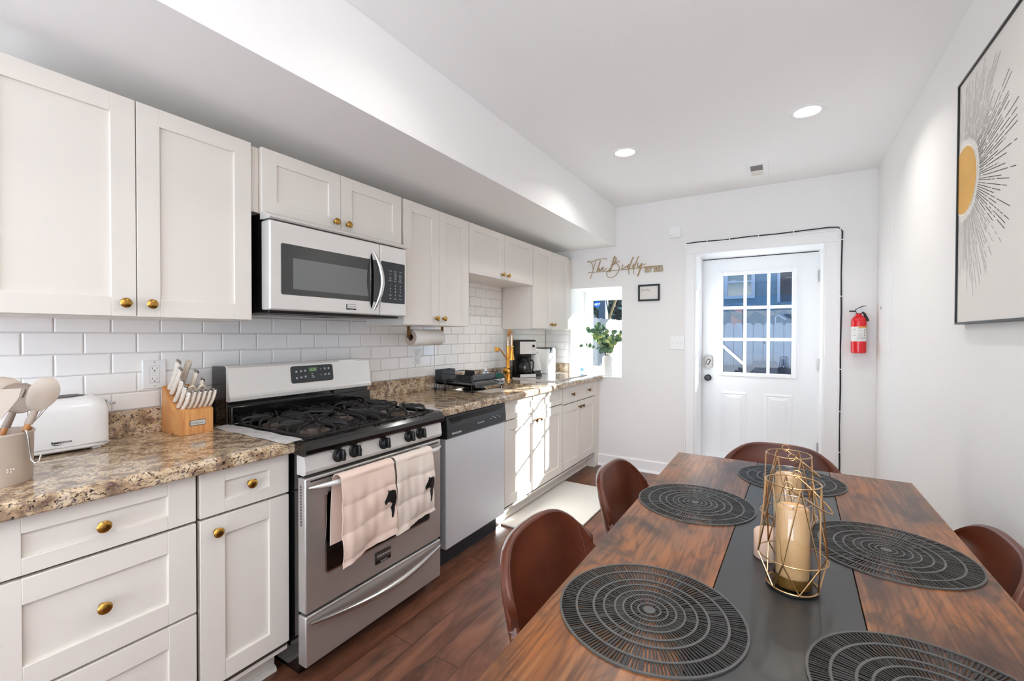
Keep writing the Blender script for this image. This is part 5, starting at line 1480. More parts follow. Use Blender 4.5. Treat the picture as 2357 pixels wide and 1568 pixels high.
for k in range(20):
    a = 2 * pi * k / 20 + random.uniform(-.2, .2); R_ = random.uniform(.05, .26); H = random.uniform(.12, .34) - R_ * .15
    ex, ey = vx + R_ * 1.05 * cos(a) - .035, vy + R_ * .55 * sin(a) - .03
    ex = max(.36, min(.815, ex))
    P0 = Vector((vx + .012 * cos(a), vy + .012 * sin(a), vz + .02)); P1 = Vector((vx + .02 * cos(a), vy + .02 * sin(a), vz + .22)); P2 = Vector((ex, ey, vz + .215 + H))
    pts = [P0] + [P1.lerp(P2, t) + Vector((0, 0, .035 * sin(pi * t))) for t in [i / 7 for i in range(8)]]
    gs.tube(pts, .0016, 5)
    for i in range(2, 9):
        for s_ in (-1, 1):
            if random.random() < .14: continue
            c = pts[i] + Vector((random.uniform(-.018, .018), random.uniform(-.018, .018), random.uniform(-.010, .014))); c.x = min(max(c.x, .335), .818)
            t = Vector((random.gauss(0, 1), random.gauss(0, 1) - .6, random.gauss(0, .7))).normalized(); b = t.cross(Vector((random.gauss(0, 1), random.gauss(0, 1), random.gauss(0, 1)))).normalized(); n = t.cross(b).normalized()
            r_ = random.uniform(.018, .031)
            gl.mat(random.choice((0, 0, 1, 2)))
            gl.add([c] + [c + (b * cos(2 * pi * j / 9) * r_ + n * sin(2 * pi * j / 9) * r_ * .9) + t * .003 * cos(4 * pi * j / 9) for j in range(9)], [(0, 1 + j, 1 + (j + 1) % 9) for j in range(9)], True)
part('stems', gs, 'stem', eu); part('leaves', gl, ['leaf', 'leaf_light', 'leaf_dark'], eu)

# ================================================================== END WALL
# script sign, drawn stroke by stroke on the wall plane (width along x, height along z)
YS = YE - .008
sg = thing('script_sign', 'gold script name sign reading The Biddy on the end wall', 'sign', (.865, YS, 1.98))
SXs = .757 / 2070.0; 
def S(px, py):   # the lettering on a 2357x1414 sheet, flattened onto the wall
    return (.482 + (px - 130) * SXs, YS, 1.997 - (py - 300 + (px - 1165) * .062) * .0004205)
def stroke(g, pts, r, n=5):
    P = [Vector(S(*q)) for q in pts]
    out = []
    for i in range(len(P) - 1):
        p0, p1, p2, p3 = P[max(i - 1, 0)], P[i], P[i + 1], P[min(i + 2, len(P) - 1)]
        for k in range(n):
            t = k / n
            out.append(.5 * ((2 * p1) + (-p0 + p2) * t + (2 * p0 - 5 * p1 + 4 * p2 - p3) * t * t + (-p0 + 3 * p1 - 3 * p2 + p3) * t ** 3))
    out.append(P[-1])
    g.tube(out, r, 6)
def wall_text(g, txt, px, py, size, width, bold=0): text_g(g, txt, (S(px, py)[0], YS - .003, S(px, py)[2]), (1, 0, -.0), (0, 0, 1), size, .003, bold=bold, width=width)
g = G(); R1, R2 = .0032, .0062
stroke(g, [(140, 205), (190, 200), (240, 215), (295, 290), (310, 380), (300, 450)], R1)
stroke(g, [(140, 205), (200, 192), (250, 210), (420, 160), (600, 135), (690, 135), (715, 152)], R1)
stroke(g, [(405, 145), (375, 240), (320, 380), (270, 510), (228, 620)], R1)
stroke(g, [(170, 470), (400, 455), (720, 430), (1050, 402), (1400, 375), (1730, 348), (2190, 315)], R1)
stroke(g, [(525, 180), (500, 240), (455, 340), (425, 440), (445, 400), (480, 370), (500, 385), (490, 425), (530, 400)], R2 * .8)
stroke(g, [(530, 400), (570, 390), (610, 350), (590, 335), (560, 370), (570, 405), (640, 400), (705, 355)], R1 * 1.2)
stroke(g, [(925, 80), (900, 150), (860, 270), (820, 380), (790, 455)], R2)
stroke(g, [(925, 85), (965, 120), (960, 180), (900, 260), (860, 300)], R2 * .7)
stroke(g, [(860, 300), (960, 235), (1030, 205), (1085, 200)], R1)
stroke(g, [(930, 250), (1000, 260), (1045, 310), (1050, 380), (1010, 470), (930, 550), (830, 583), (750, 570), (705, 520), (710, 465), (760, 400), (830, 350)], R1)
stroke(g, [(1155, 275), (1140, 330), (1120, 365), (1160, 370), (1230, 330), (1290, 300), (1320, 270)], R1 * 1.2)
stroke(g, [(1320, 270), (1285, 330), (1300, 360), (1335, 330), (1370, 240), (1435, 105)], R2 * .8)
stroke(g, [(1335, 330), (1315, 400), (1310, 470), (1330, 510)], R1)
stroke(g, [(1460, 260), (1420, 320), (1435, 350), (1470, 320), (1510, 230), (1575, 92)], R2 * .8)
stroke(g, [(1470, 320), (1445, 400), (1440, 460), (1465, 500)], R1)
stroke(g, [(1560, 240), (1545, 300), (1570, 345), (1620, 300), (1665, 250)], R2 * .7)
stroke(g, [(1665, 250), (1640, 340), (1600, 430), (1550, 550)], R2)
stroke(g, [(1690, 300), (1730, 280), (1765, 262)], R1)
stroke(g, [(1730, 340), (1950, 328), (2190, 312)], R2)
part('script', g, 'gold_sign', sg)
g = G(); wall_text(g, 'EST 2023', 1735, 462, .058, .168, .0012)
part('date', g, 'gold_sign', sg)
# small framed print
fp = thing('framed_print', 'small black framed print with the word Biddy below the gold sign', 'picture frame', (1.111, YE, 1.637))
g = G(); fx0, fx1, fz0, fz1 = 1.010, 1.211, 1.640, 1.797
for a in ((fx0, fx1, fz0, fz0 + .016), (fx0, fx1, fz1 - .016, fz1), (fx0, fx0 + .016, fz0 + .0155, fz1 - .0155), (fx1 - .016, fx1, fz0 + .0155, fz1 - .0155)): g.box(a[0], a[1], YE - .020, YE - .001, a[2], a[3], .0015)
part('frame', g, 'frame_black', fp)
part('paper', G().box(fx0 + .012, fx1 - .012, YE - .010, YE - .008, fz0 + .012, fz1 - .012), 'canvas', fp)
g = G(); text_g(g, 'Biddy', (fx0 + .032, YE - .0103, fz1 - .062), (1, 0, 0), (0, 0, 1), .034, .0003); part('lettering', g, 'grey_mark', fp)
# detector, switches
dt = thing('motion_detector', 'white rounded detector high on the end wall', 'detector', (1.345, YE, 2.20))
g = G(); g.box(1.290, 1.400, YE - .030, YE - .0005, 2.212, 2.320, .014); part('housing', g, 'trim_paint', dt)
g = G(); g.lathe([(.003, 0), (0, -.001)], (1.31, YE - .0305, 2.235), 'y', 8); g.lathe([(.002, 0), (0, -.001)], (1.33, YE - .0305, 2.236), 'y', 8); part('indicator', g, 'dark_mark', dt)
ls = thing('light_switch', 'white triple light switch beside the back door', 'light switch', (1.383, YE, 1.18))
part('cover_plate', G().box(1.308, 1.432, YE - .007, YE, 1.180, 1.306, .002), 'trim_paint', ls)
for x in (1.335, 1.370, 1.405):
    g = G(); g.box(x - .0055, x + .0055, YE - .016, YE - .006, 1.236, 1.250, .001, ); part('toggle', g, 'white_plastic', ls)
# cable with clips
g = G(); P = [(1.445, 2.150), (1.56, 2.155), (1.75, 2.150), (1.95, 2.158), (2.15, 2.156), (2.35, 2.162), (2.50, 2.166), (2.565, 2.160), (2.592, 2.125), (2.590, 2.0), (2.586, 1.8), (2.591, 1.5), (2.586, 1.2), (2.590, .9), (2.585, .6), (2.590, .3), (2.588, .12)]
cb = thing('black_cable', 'black cable clipped around the outside of the door casing', 'cable', (2.588, YE, .12))
g.tube([(p[0], YE - .0055, p[1]) for p in P], .0045, 8); part('cord', g, 'cable', cb)
for x, z in ((1.62, 2.1555), (1.80, 2.152), (2.02, 2.1585), (2.27, 2.160), (2.588, 2.06), (2.5885, 1.62), (2.588, 1.05), (2.588, .72), (2.588, .40)):
    g = G(); g.box(x - .004 if z > 2.1 else x - .007, x + .004 if z > 2.1 else x + .007, YE - .012, YE, z - .007 if z > 2.1 else z - .004, z + .007 if z > 2.1 else z + .004, .001); part('clip', g, 'white_plastic', cb)
# fire extinguisher
ex, ey, ez = 2.690, YE - .075, 1.180
fe = thing('fire_extinguisher', 'small red fire extinguisher hanging to the right of the door', 'fire extinguisher', (ex, ey, ez))
g = G(); g.lathe([(.040, 0), (.046, .004), (.047, .02), (.047, .235), (.044, .258), (.033, .275), (.020, .284), (.018, .290), (.018, .300)], (ex, ey, ez), 'z', 32); part('tank', g, 'red_paint', fe)
g = G(); Pn = [(.0476, .090), (.0478, .092), (.0478, .198), (.0476, .200)]; g.lathe(Pn, (ex, ey, ez), 'z', 40, caps=False)
g.mat(1); g.grid(lambda u, v: (ex + .0481 * cos(-1.75 + u * 1.75), ey + .0481 * sin(-1.75 + u * 1.75), ez + .190 + v * .008), 12, 1)
g.mat(2)
for k in range(4): g.grid(lambda u, v: (ex + .0482 * cos(-.95 + .10 * u), ey + .0482 * sin(-.95 + .10 * u), ez + .115 + .018 * k + v * .008), 2, 1)
for k in range(3): 
    a0 = -1.78 + .28 * k
    for (q0, q1, zz) in ((0, .20, .108), (0, .20, .122)): g.grid(lambda u, v: (ex + .0482 * cos(a0 + q0 + (q1 - q0) * u), ey + .0482 * sin(a0 + q0 + (q1 - q0) * u), ez + zz + v * .0016), 3, 1)
    for qq in (0, .19): g.grid(lambda u, v: (ex + .0482 * cos(a0 + qq + .02 * u), ey + .0482 * sin(a0 + qq + .02 * u), ez + .108 + v * .014), 1, 1)
for zz in (.185, .170, .160, .146, .138, .130): g.grid(lambda u, v: (ex + .0482 * cos(-1.75 + .55 * u), ey + .0482 * sin(-1.75 + .55 * u), ez + zz + v * .0012), 5, 1)
for zz in (.178, .134): g.grid(lambda u, v: (ex + .0482 * cos(-2.5 + .45 * u), ey + .0482 * sin(-2.5 + .45 * u), ez + zz + v * .0018), 5, 1)
part('label', g, ['label_white', 'label_yellow', 'dark_mark'], fe, 'white instruction label')
g = G(); g.lathe([(.016, .298), (.016, .312), (.010, .318)], (ex, ey, ez), 'z', 16); g.box(ex - .020, ex + .018, ey - .012, ey + .012, ez + .308, ez + .330, .003)
g.tube([(ex - .016, ey, ez + .318), (ex - .058, ey, ez + .318)], .0055, 8); part('valve', g, 'black_plastic', fe)
g = G(); g.lathe([(.0, -.030), (.019, -.030), (.019, -.012), (.0, -.012)], (ex, ey, ez + .320), 'y', 22); part('gauge', g, 'pale_mark', fe, 'round pressure gauge')
g = G(); g.tube([(ex - .022, ey, ez + .330), (ex, ey, ez + .342), (ex + .022, ey, ez + .354), (ex + .045, ey, ez + .357)], [.005, .0055, .005, .003], 8, flat=.6); part('lever', g, 'black_plastic', fe)
g = G(); g.tube([(ex + .015, ey, ez + .312), (ex + .032, ey, ez + .300), (ex + .046, ey - .002, ez + .262), (ex + .052, ey - .003, ez + .240)], [.006, .008, .010, .011], 10); part('nozzle', g, 'black_plastic', fe)
g = G(); g.box(ex - .030, ex + .030, ey + .048, YE - .0005, ez + .12, ez + .18, .002); g.box(ex - .012, ex + .012, ey + .015, YE - .0005, ez + .285, ez + .305, .002); part('wall_bracket', g, 'steel_dark', fe)
# painted over breaker panel on the right wall
pn = thing('breaker_panel', 'white painted breaker panel cover set in the right wall near the corner', 'breaker panel', (XR, 4.15, 1.19))
g = G(); g.box(XR - .004, XR, 3.945, 4.42, 1.19, 2.16, .0012); part('cover', g, 'wall_paint', pn)
g = G(); g.box(XR - .0065, XR - .0036, 4.00, 4.36, 1.26, 1.96, .001); part('door', g, 'wall_paint', pn)
g = G(); g.box(XR - .010, XR - .005, 4.27, 4.282, 1.50, 1.52, .001); part('latch', g, 'grey_mark', pn)

# ================================================================== ART ON THE RIGHT WALL
ar = thing('canvas_art', 'large framed canvas with a gold sun and radiating lines', 'picture', (XR - .01, 2.25, 1.36))
ay0, ay1, az0, az1 = 1.86, 2.592, 1.364, 2.276; XA = 2.782
g = G(); g.box(XA, XR - .002, ay0, ay1, az0, az1); part('canvas', g, 'canvas', ar)
g = G()
for a in ((ay0 - .008, ay1 + .008, az0 - .008, az0), (ay0 - .008, ay1 + .008, az1, az1 + .008), (ay0 - .008, ay0, az0 - .0005, az1 + .0005), (ay1, ay1 + .008, az0 - .0005, az1 + .0005)):
    g.mat(0); g.box(XA - .006, XR - .001, a[0], a[1], a[2], a[3], .001)
part('frame', g, 'frame_black', ar)
scy, scz, sr = 2.532, 1.898, .124
clip = lambda y, z: (min(y, ay1), max(az0, min(az1, z)))
g = G(); ring = [clip(scy + (sr + .008) * cos(2 * pi * k / 64), scz + (sr + .008) * sin(2 * pi * k / 64)) for k in range(64)]; g.add([(XA - .0008, a, b) for a, b in ring], [tuple(range(64))])
g.mat(1); ring = [clip(scy + sr * cos(2 * pi * k / 64), scz + sr * sin(2 * pi * k / 64)) for k in range(64)]; g.add([(XA - .0014, a, b) for a, b in ring], [tuple(range(64))])
part('painted_sun', g, ['canvas_cream', 'canvas_sun'], ar)
g = G(); random.seed(77)
for k in range(74):
    a = radians(90 + 180 * (k + .5) / 74 + random.uniform(-.5, .5)); g.mat(0 if abs(sin(a)) < .62 else 1)
    dy, dz = cos(a), sin(a)     # towards smaller y
    segs = []; r_ = sr + .022 + random.uniform(0, .01); rend = random.uniform(.30, .47)
    while r_ < rend:
        l_ = random.choice((.02, .04, .07, .12, .2)); segs.append((r_, min(rend, r_ + l_))); r_ += l_ + random.choice((.008, .012, .018))
    wv = .0011
    for (r0, r1) in segs:
        p = [(scy + dy * r0 - dz * wv, scz + dz * r0 + dy * wv), (scy + dy * r1 - dz * wv, scz + dz * r1 + dy * wv), (scy + dy * r1 + dz * wv, scz + dz * r1 - dy * wv), (scy + dy * r0 + dz * wv, scz + dz * r0 - dy * wv)]
        if any(q[0] < ay0 + .01 or q[0] > ay1 - .001 or q[1] < az0 + .01 or q[1] > az1 - .01 for q in p): continue
        g.add([(XA - .001, q[0], q[1]) for q in p], [(0, 1, 2, 3)])
g.mat(1)
for k in range(30):
    a = radians(90 - (k + .5) * 2.0 * 1) if k % 2 else radians(-90 + (k + .5) * 2.0)
    dy, dz = cos(a), sin(a); wv = .0010
    r0, r1 = sr + .03, .055 / max(.05, dy) if dy > .02 else .4
    r1 = min(r1, random.uniform(.28, .42))
    if r1 > r0 + .02:
        p = [(scy + dy * r0 - dz * wv, scz + dz * r0 + dy * wv), (scy + dy * r1 - dz * wv, scz + dz * r1 + dy * wv), (scy + dy * r1 + dz * wv, scz + dz * r1 - dy * wv), (scy + dy * r0 + dz * wv, scz + dz * r0 - dy * wv)]
        g.add([(XA - .001, q[0], q[1]) for q in p], [(0, 1, 2, 3)])
part('ray_lines', g, ['dark_mark', 'grey_mark'], ar)

# ================================================================== CEILING
def downlight(label, x, y, power=3.0):
    o = thing('ceiling_light', label, 'ceiling light', (x, y, ZC), 'recessed downlights')
    g = G(); g.lathe([(.062, -.001), (.066, -.004), (.088, -.004), (.091, -.001), (.091, .0)], (x, y, ZC), 'z', 40, caps=False)
    g.lathe([(.062, -.002), (.052, .0), (.046, .0)], (x, y, ZC - .001), 'z', 40, caps=False)
    part('trim_ring', g, 'trim_paint', o)
    g = G(); g.lathe([(.064, -.0022), (.03, -.0032), (0, -.0036)], (x, y, ZC), 'z', 32, caps=False)
    part('lens', g, 'lens_glow', o)
    l = bpy.data.lights.new('bulb', 'AREA'); l.shape = 'DISK'; l.size = .12; l.energy = power; l.color = (1.0, .965, .92); l.spread = radians(140)
    lo = bpy.data.objects.new('bulb', l); COL.objects.link(lo); lo.parent = o; lo.location = (0, 0, -.008)
downlight('glowing round ceiling light on the left, nearer the soffit', 1.262, 3.237)
downlight('glowing round ceiling light on the right, nearer the art wall', 2.309, 3.215)
for x, y in ((1.22, 1.47), (2.30, 1.47), (1.22, -.15), (2.30, -.15), (1.22, -1.7), (2.30, -1.7)):
    downlight('round ceiling light nearer the camera end of the room', x, y, 0.8 if x < 2 else 1.8)
tl = thing('fill_uplight', 'slim white uplighter added behind the camera to brighten the ceiling', 'fill light', (2.35, -.95, 0))  # added unseen lamp, there only to lift the ceiling brightness
part('base', G().lathe([(.14, 0), (.14, .012), (.02, .02), (.012, .03)], (2.35, -.95, 0), 'z', 28), 'trim_paint', tl)
part('pole', G().tube([(2.35, -.95, .02), (2.35, -.95, 1.66)], .011, 12), 'trim_paint', tl)
part('lamp_shade', G().lathe([(.02, 1.65), (.10, 1.69), (.155, 1.745), (.150, 1.745), (.098, 1.695), (.02, 1.66)], (2.35, -.95, 0), 'z', 32, caps=False), 'trim_paint', tl)
l = bpy.data.lights.new('fill_uplight_bulb', 'AREA'); l.shape = 'DISK'; l.size = .22; l.energy = 20; l.color = (1.0, .97, .93)
lo = bpy.data.objects.new('fill_uplight_bulb', l); COL.objects.link(lo); lo.parent = tl; lo.location = (0, 0, 1.75); lo.rotation_euler = (pi, 0, 0)
vn = thing('ceiling_vent', 'small square white ceiling vent near the end wall', 'vent', (2.02, 4.07, ZC))
g = G(); g.box(1.95, 2.10, 3.90, 4.24, ZC - .006, ZC, .002)
part('cover', g, 'trim_paint', vn)
g = G(); g.box(1.983, 2.065, 3.955, 4.07, ZC - .0075, ZC - .0065); g.mat(1)
for k in range(9): g.box(1.985, 2.063, 3.96 + .012 * k, 3.966 + .012 * k, ZC - .0085, ZC - .0074)
g.mat(2); g.box(1.983, 2.065, 4.09, 4.185, ZC - .0075, ZC - .0065)
for k in range(8): g.box(1.985, 2.063, 4.093 + .0115 * k, 4.099 + .0115 * k, ZC - .0085, ZC - .0074)
part('louvers', g, ['grey_mark', 'steel_dark', 'cabinet_paint'], vn)

# ================================================================== FLOOR MAT
fm = thing('floor_mat', 'white cushioned floor mat in front of the sink cabinet', 'floor mat', (.79, 3.29, .0))
g = G(); g.box(.548, 1.045, 2.762, 3.815, .0005, .013, .006); part('pad', g, 'floor_mat', fm)

# ================================================================== DINING TABLE
TZ = .750
tb = thing('dining_table', 'rustic brown wood dining table with a black metal centre strip', 'table', (2.2, 1.53, 0))
ty_0, ty_1 = .60, 2.440
def quad_slab(g, x00, x10, x01, x11, y0, y1, z0, z1):
    vs = [(x00, y0, z0), (x10, y0, z0), (x11, y1, z0), (x01, y1, z0), (x00, y0, z1), (x10, y0, z1), (x11, y1, z1), (x01, y1, z1)]
    g.add(vs, [(3, 2, 1, 0), (4, 5, 6, 7), (0, 1, 5, 4), (1, 2, 6, 5), (2, 3, 7, 6), (3, 0, 4, 7)])
g = G(); quad_slab(g, 1.783, 2.052, 1.780, 2.110, ty_0, ty_1, TZ - .024, TZ); part('left_board', g, 'table_wood', tb)
g = G(); quad_slab(g, 2.330, 2.624, 2.371, 2.626, ty_0, ty_1, TZ - .024, TZ); part('right_board', g, 'table_wood', tb)
g = G(); quad_slab(g, 2.0545, 2.3275, 2.1125, 2.3685, ty_0, ty_1, TZ - .024, TZ - .0004); part('centre_strip', g, 'table_metal', tb, 'matte black centre strip')
g = G(); g.box(1.81, 2.60, ty_0 + .03, ty_1 - .03, TZ - .055, TZ - .0245); part('apron', g, 'frame_black', tb)
for (x, y) in ((1.90, ty_0 + .12), (2.50, ty_0 + .12), (1.90, ty_1 - .12), (2.50, ty_1 - .12)):
    part('leg', G().box(x - .022, x + .022, y - .022, y + .022, 0, TZ - .055, .003), 'frame_black', tb)

# ================================================================== PLACEMATS
def placemat_mesh():
    random.seed(99)
    g = G(); R_ = .181; T = .0028
    def ringband(r0, r1, h):
        n = 96; vs = []
        for r, z in ((r0, 0), (r0, h), (r1, h), (r1, 0)): vs += [(r * cos(2 * pi * k / n), r * sin(2 * pi * k / n), z) for k in range(n)]
        g.add(vs, [(i * n + k, i * n + (k + 1) % n, ((i + 1) % 4) * n + (k + 1) % n, ((i + 1) % 4) * n + k) for i in range(4) for k in range(n)])
    rings = [(.0, .012), (.0205, .0235), (.034, .037), (.050, .0535), (.0665, .070), (.0885, .0925), (.109, .1135), (.144, .1485), (.1765, .181)]
    g.mat(1)
    for a, b in rings: ringband(max(a, .0005), b, T + .0004)
    g.mat(0)
    zones = [(.012, .0205, 20), (.0235, .034, 34), (.037, .050, 44), (.0535, .0665, 130), (.070, .0885, 92), (.0925, .109, 112), (.1135, .144, 124), (.1485, .1765, 168)]
    for zi, (r0, r1, n) in enumerate(zones):
        for k in range(n):
            a = 2 * pi * (k + random.uniform(-.12, .12)) / n; pitch = 2 * pi / n
            hw = pitch * (.245 if zi != 3 else .33) * random.uniform(.8, 1.25)
            if random.random() < .10 and zi > 3: hw *= 1.7
            tw = random.uniform(-.12, .12) * pitch
            e = .0006
            q = []
            for (r, aa) in ((r0 - e, a - hw), (r1 + e, a - hw + tw), (r1 + e, a + hw + tw), (r0 - e, a + hw)): q.append((r * cos(aa), r * sin(aa)))
            h = T * random.uniform(.75, 1.0)
            g.add([(p[0], p[1], 0.0002) for p in q] + [(p[0], p[1], h) for p in q], [(4, 5, 6, 7), (0, 1, 5, 4), (1, 2, 6, 5), (2, 3, 7, 6), (3, 0, 4, 7)])
    return mesh_from('placemat', g, ['mat_vinyl', 'mat_ring_sheen'], (0, 0, 0), recalc=False)
pm_mesh = placemat_mesh()
def placemat(x, y, rz, label):
    o = bpy.data.objects.new('placemat', pm_mesh); COL.objects.link(o); o.location = (x, y, TZ + .0002); o.rotation_euler = (0, 0, rz)
    settags(o, label, 'placemat', 'round black woven placemats')
placemat(1.975, 1.118, .0, 'round black woven placemat at the near left seat')
placemat(1.955, 1.790, 1.1, 'round black woven placemat at the far left seat')
placemat(2.230, 2.240, 2.2, 'round black woven placemat at the head of the table by the door')
placemat(2.437, 1.700, .6, 'round black woven placemat at the far right seat')
placemat(2.420, 1.105, 2.9, 'round black woven placemat at the near right seat, cut by the frame')

# ================================================================== LANTERNS
def lantern(x, y, label, rz=0.0):
    o = thing('wire_lantern', label, 'lantern', (x, y, TZ), 'gold wire candle lanterns')
    rb, rm, rt = .050, .068, .053; zb_, zm, zt = TZ + .008, TZ + .073, TZ + .236
    n = 6
    B = [(x + rb * cos(rz + 2 * pi * (k + .5) / n), y + rb * sin(rz + 2 * pi * (k + .5) / n), zb_) for k in range(n)]
    Mm = [(x + rm * cos(rz + 2 * pi * k / n), y + rm * sin(rz + 2 * pi * k / n), zm) for k in range(n)]
    T = [(x + rt * cos(rz + 2 * pi * (k + .5) / n), y + rt * sin(rz + 2 * pi * (k + .5) / n), zt) for k in range(n)]
    g = G(); w_ = .0017
    for k in range(n):
        g.tube([B[k], Mm[k]], w_, 6); g.tube([B[k], Mm[(k + 1) % n]], w_, 6); g.tube([Mm[k], T[k]], w_, 6); g.tube([Mm[(k + 1) % n], T[k]], w_, 6)
    circ = lambda r, z, m=40: [(x + r * cos(2 * pi * k / m), y + r * sin(2 * pi * k / m), z) for k in range(m)]
    hexr = lambda r, z, sub=6: [tuple(Vector(Mm[k]).lerp(Vector(Mm[(k + 1) % n]), t / sub) + Vector((0, 0, 0))) for k in range(n) for t in range(sub)]
    g.tube(circ(rm * .985, zm), w_ * .9, 6, closed=True)
    g.tube(circ(rt, zt), w_, 6, closed=True); g.tube(circ(rb, zb_), w_, 6, closed=True)
    part('wire_cage', g, 'gold_wire', o)
    g = G(); g.lathe([(.046, .001), (.050, .002), (.050, .007), (.0, .008)], (x, y, TZ), 'z', 36)
    part('base_plate', g, 'frame_black', o)
    g = G()
    ha = rz + 1.15
    for s_ in (0, pi):
        hx, hy = x + rt * cos(ha + s_), y + rt * sin(ha + s_)
        g.tube([(hx + .008 * cos(a) * cos(ha + pi / 2), hy + .008 * cos(a) * sin(ha + pi / 2), zt + .004 + .009 * sin(a)) for a in [2 * pi * k / 14 for k in range(14)]], .0016, 6, closed=True)
    # handle swung down to one side
    p0 = Vector((x + rt * cos(ha), y + rt * sin(ha), zt)); p1 = Vector((x + rt * cos(ha + pi), y + rt * sin(ha + pi), zt)); dr = Vector((cos(ha - pi / 2), sin(ha - pi / 2), 0))
    P = []
    for k in range(21):
        t = k / 20; c = p0.lerp(p1, t); s_ = sin(pi * t) ** .75; P.append(c + dr * (.072 * s_) + Vector((0, 0, -.052 * s_)))
    g.tube(P, .0017, 6)
    part('handle', g, 'gold_wire', o)
    return o
def glass_candle(x, y, label_g, label_c):
    z = TZ + .0085
    o = thing('glass_cylinder', label_g, 'glass cylinder', (x, y, z), 'clear glass cylinders in the lanterns')
    g = G(); g.lathe([(.0, .001), (.036, .001), (.0375, .003), (.0375, .184), (.0365, .185), (.0355, .184), (.0355, .004), (0, .0035)], (x, y, z), 'z', 40, caps=False); part('glass', g, 'clear_glass', o)
    g = G(); g.tube([(x + .0365 * cos(2 * pi * k / 40), y + .0365 * sin(2 * pi * k / 40), z + .185) for k in range(40)], .0013, 8, closed=True); part('rim', g, 'glass_rim', o)
    g = G(); g.lathe([(.0378, .002), (.0380, .004), (.0380, .022), (.0378, .024)], (x, y, z), 'z', 40, caps=False)
    part('base_band', g, 'candle_band', o)
    c = thing('pillar_candle', label_c, 'candle', (x, y, z + .005), 'tall cream pillar candles')
    g = G(); g.lathe([(.031, .0), (.032, .002), (.032, .150), (.030, .156), (.024, .157), (.014, .150), (0, .149)], (x, y, z + .016), 'z', 36); part('wax', g, 'candle_wax', c)
    g = G(); g.tube([(x, y, z + .16), (x + .001, y, z + .172)], .001, 6); part('wick', g, 'dark_mark', c)
LA, LB = (2.224, 1.372), (2.218, 1.640)
lantern(LA[0], LA[1], 'gold wire lantern nearest the camera on the table', .25); glass_candle(LA[0], LA[1], 'clear glass cylinder inside the nearest lantern', 'tall cream pillar candle inside the nearest lantern')
lantern(LB[0], LB[1], 'gold wire lantern behind the nearest one, toward the door', .55); glass_candle(LB[0], LB[1], 'clear glass cylinder inside the farther lantern', 'tall cream pillar candle inside the farther lantern')
c = thing('pillar_candle', 'short pinkish pillar candle between the two lanterns', 'candle', (2.178, 1.500, TZ))
part('wax', G().lathe([(.034, .001), (.036, .003), (.036, .062), (.033, .067), (.02, .068), (0, .066)], (2.178, 1.500, TZ), 'z', 32), 'candle_pink', c)

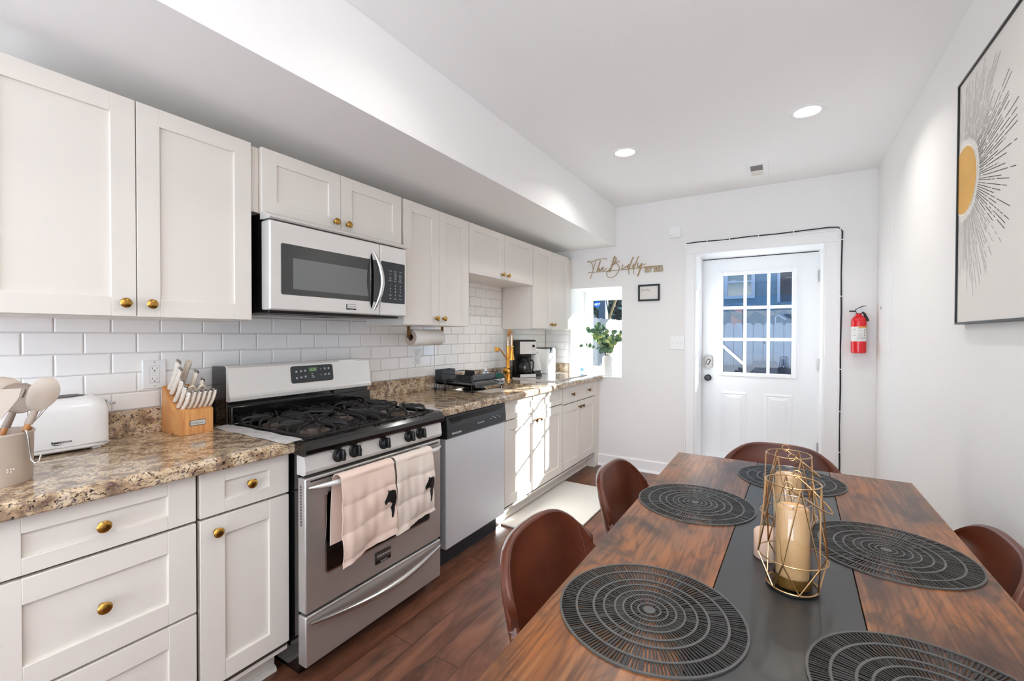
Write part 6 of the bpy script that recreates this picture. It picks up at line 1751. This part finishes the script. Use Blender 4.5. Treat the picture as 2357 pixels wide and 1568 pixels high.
# ================================================================== CHAIRS
def make_chair(label):
    o = thing('dining_chair', label, 'chair', (0, 0, 0), 'brown leather tub dining chairs')
    # local: front towards +x, seat centre at the origin
    prof = [(.235, .445), (.20, .462), (.10, .458), (.0, .450), (-.09, .450), (-.145, .470), (-.180, .510), (-.200, .565), (-.214, .625), (-.226, .69), (-.236, .74), (-.240, .775)]
    def P(u):
        f = u * (len(prof) - 1); i = min(int(f), len(prof) - 2); t = f - i
        p0, p1, p2, p3 = [Vector(prof[max(0, min(len(prof) - 1, k))]) for k in (i - 1, i, i + 1, i + 2)]
        return .5 * ((2 * p1) + (-p0 + p2) * t + (2 * p0 - 5 * p1 + 4 * p2 - p3) * t * t + (-p0 + 3 * p1 - 3 * p2 + p3) * t ** 3)
    def fn(u, v):
        s_ = (v - .5) * 2; p = P(u); x, z = p.x, p.y
        hb = max(0.0, min(1.0, (u - .36) / .64)); hb = hb * hb * (3 - 2 * hb)
        a = abs(s_)
        W = .235 + .028 * sin(pi * min(1, u * .9) * .8)
        # the back wraps forward at the sides and its rim falls away in an arch
        top = .448 + (z - .448) * (1 - .36 * hb * a ** 3.6)
        y = W * s_ * (1 - .10 * hb * a ** 4)
        he = max(0.0, min(1.0, (u - .20) / .50)); he = he * he * (3 - 2 * he)
        x2 = x + he * (.055 * a ** 2.2 + .035 * a ** 4)
        zz = top if hb > 0 else z
        if hb < .999: zz = zz + (1 - hb) * .045 * a ** 3     # slight seat dish
        return (x2, y, zz)
    g = G(); g.sheet(lambda u, v: fn(u, v), 36, 28, -.024); 
    sh = part('leather_shell', g, 'leather', o, angle=80)
    # rim welt
    loop = [fn(u / 36, 0) for u in range(0, 37)] + [fn(1, v / 28) for v in range(1, 29)] + [fn(u / 36, 1) for u in range(35, -1, -1)] + [fn(0, v / 28) for v in range(27, 0, -1)]
    C0 = Vector((-.02, 0, .62))
    def out(i, off):
        q = Vector(loop[i]); nxt = Vector(loop[(i + 1) % len(loop)]); prv = Vector(loop[i - 1]); return q
    def rimoff(q, a, b):
        k = max(0, min(1, (q[2] - .45) / .22)); k = k * k * (3 - 2 * k)
        return Vector(q) + Vector((0, 0, b)).lerp(Vector(a), k)
    g = G(); g.tube([rimoff(q, (-.011, 0, -.004), -.012) for q in loop], .0108, 10, closed=True); part('padded_edge', g, 'leather', o, angle=80)
    g = G(); g.tube([rimoff(q, (-.025, 0, -.002), -.025) for q in loop], .0035, 6, closed=True); part('rim_line', g, 'pale_rim', o)  # thin pale grey line following the rim
    for s_ in (.085, .915):
        pts = [Vector(fn(.36 + .60 * k / 30, s_)) + Vector((.0012, .0022 if s_ < .5 else -.0022, 0)) for k in range(31)]
        part('seam', G().tube(pts, .0012, 5), 'leather_seam', o)
    for (x, y) in ((.17, .17), (.17, -.17), (-.15, .16), (-.15, -.16)):
        part('leg', G().tube([(x * .7, y * .7, .43), (x * 1.25, y * 1.25, .0)], [.013, .009], 12), 'frame_black', o)
    part('seat_frame', G().box(-.14, .14, -.13, .13, .405, .425, .004), 'frame_black', o)
    return o
ch = make_chair('brown leather chair at the near left side of the table')
ch.location = (1.835, 1.315, 0)
def place(x, y, rz, label):
    c = copy_tree(ch); c.location = (x, y, 0); c.rotation_euler = (0, 0, rz); c['label'] = label
ch.rotation_euler = (0, 0, 0)
place(1.840, 1.975, 0, 'brown leather chair at the far left side of the table by the floor mat')
place(2.193, 2.495, -pi / 2, 'brown leather chair at the head of the table in front of the door')
place(2.465, 1.860, pi, 'brown leather chair against the wall on the right side of the table')
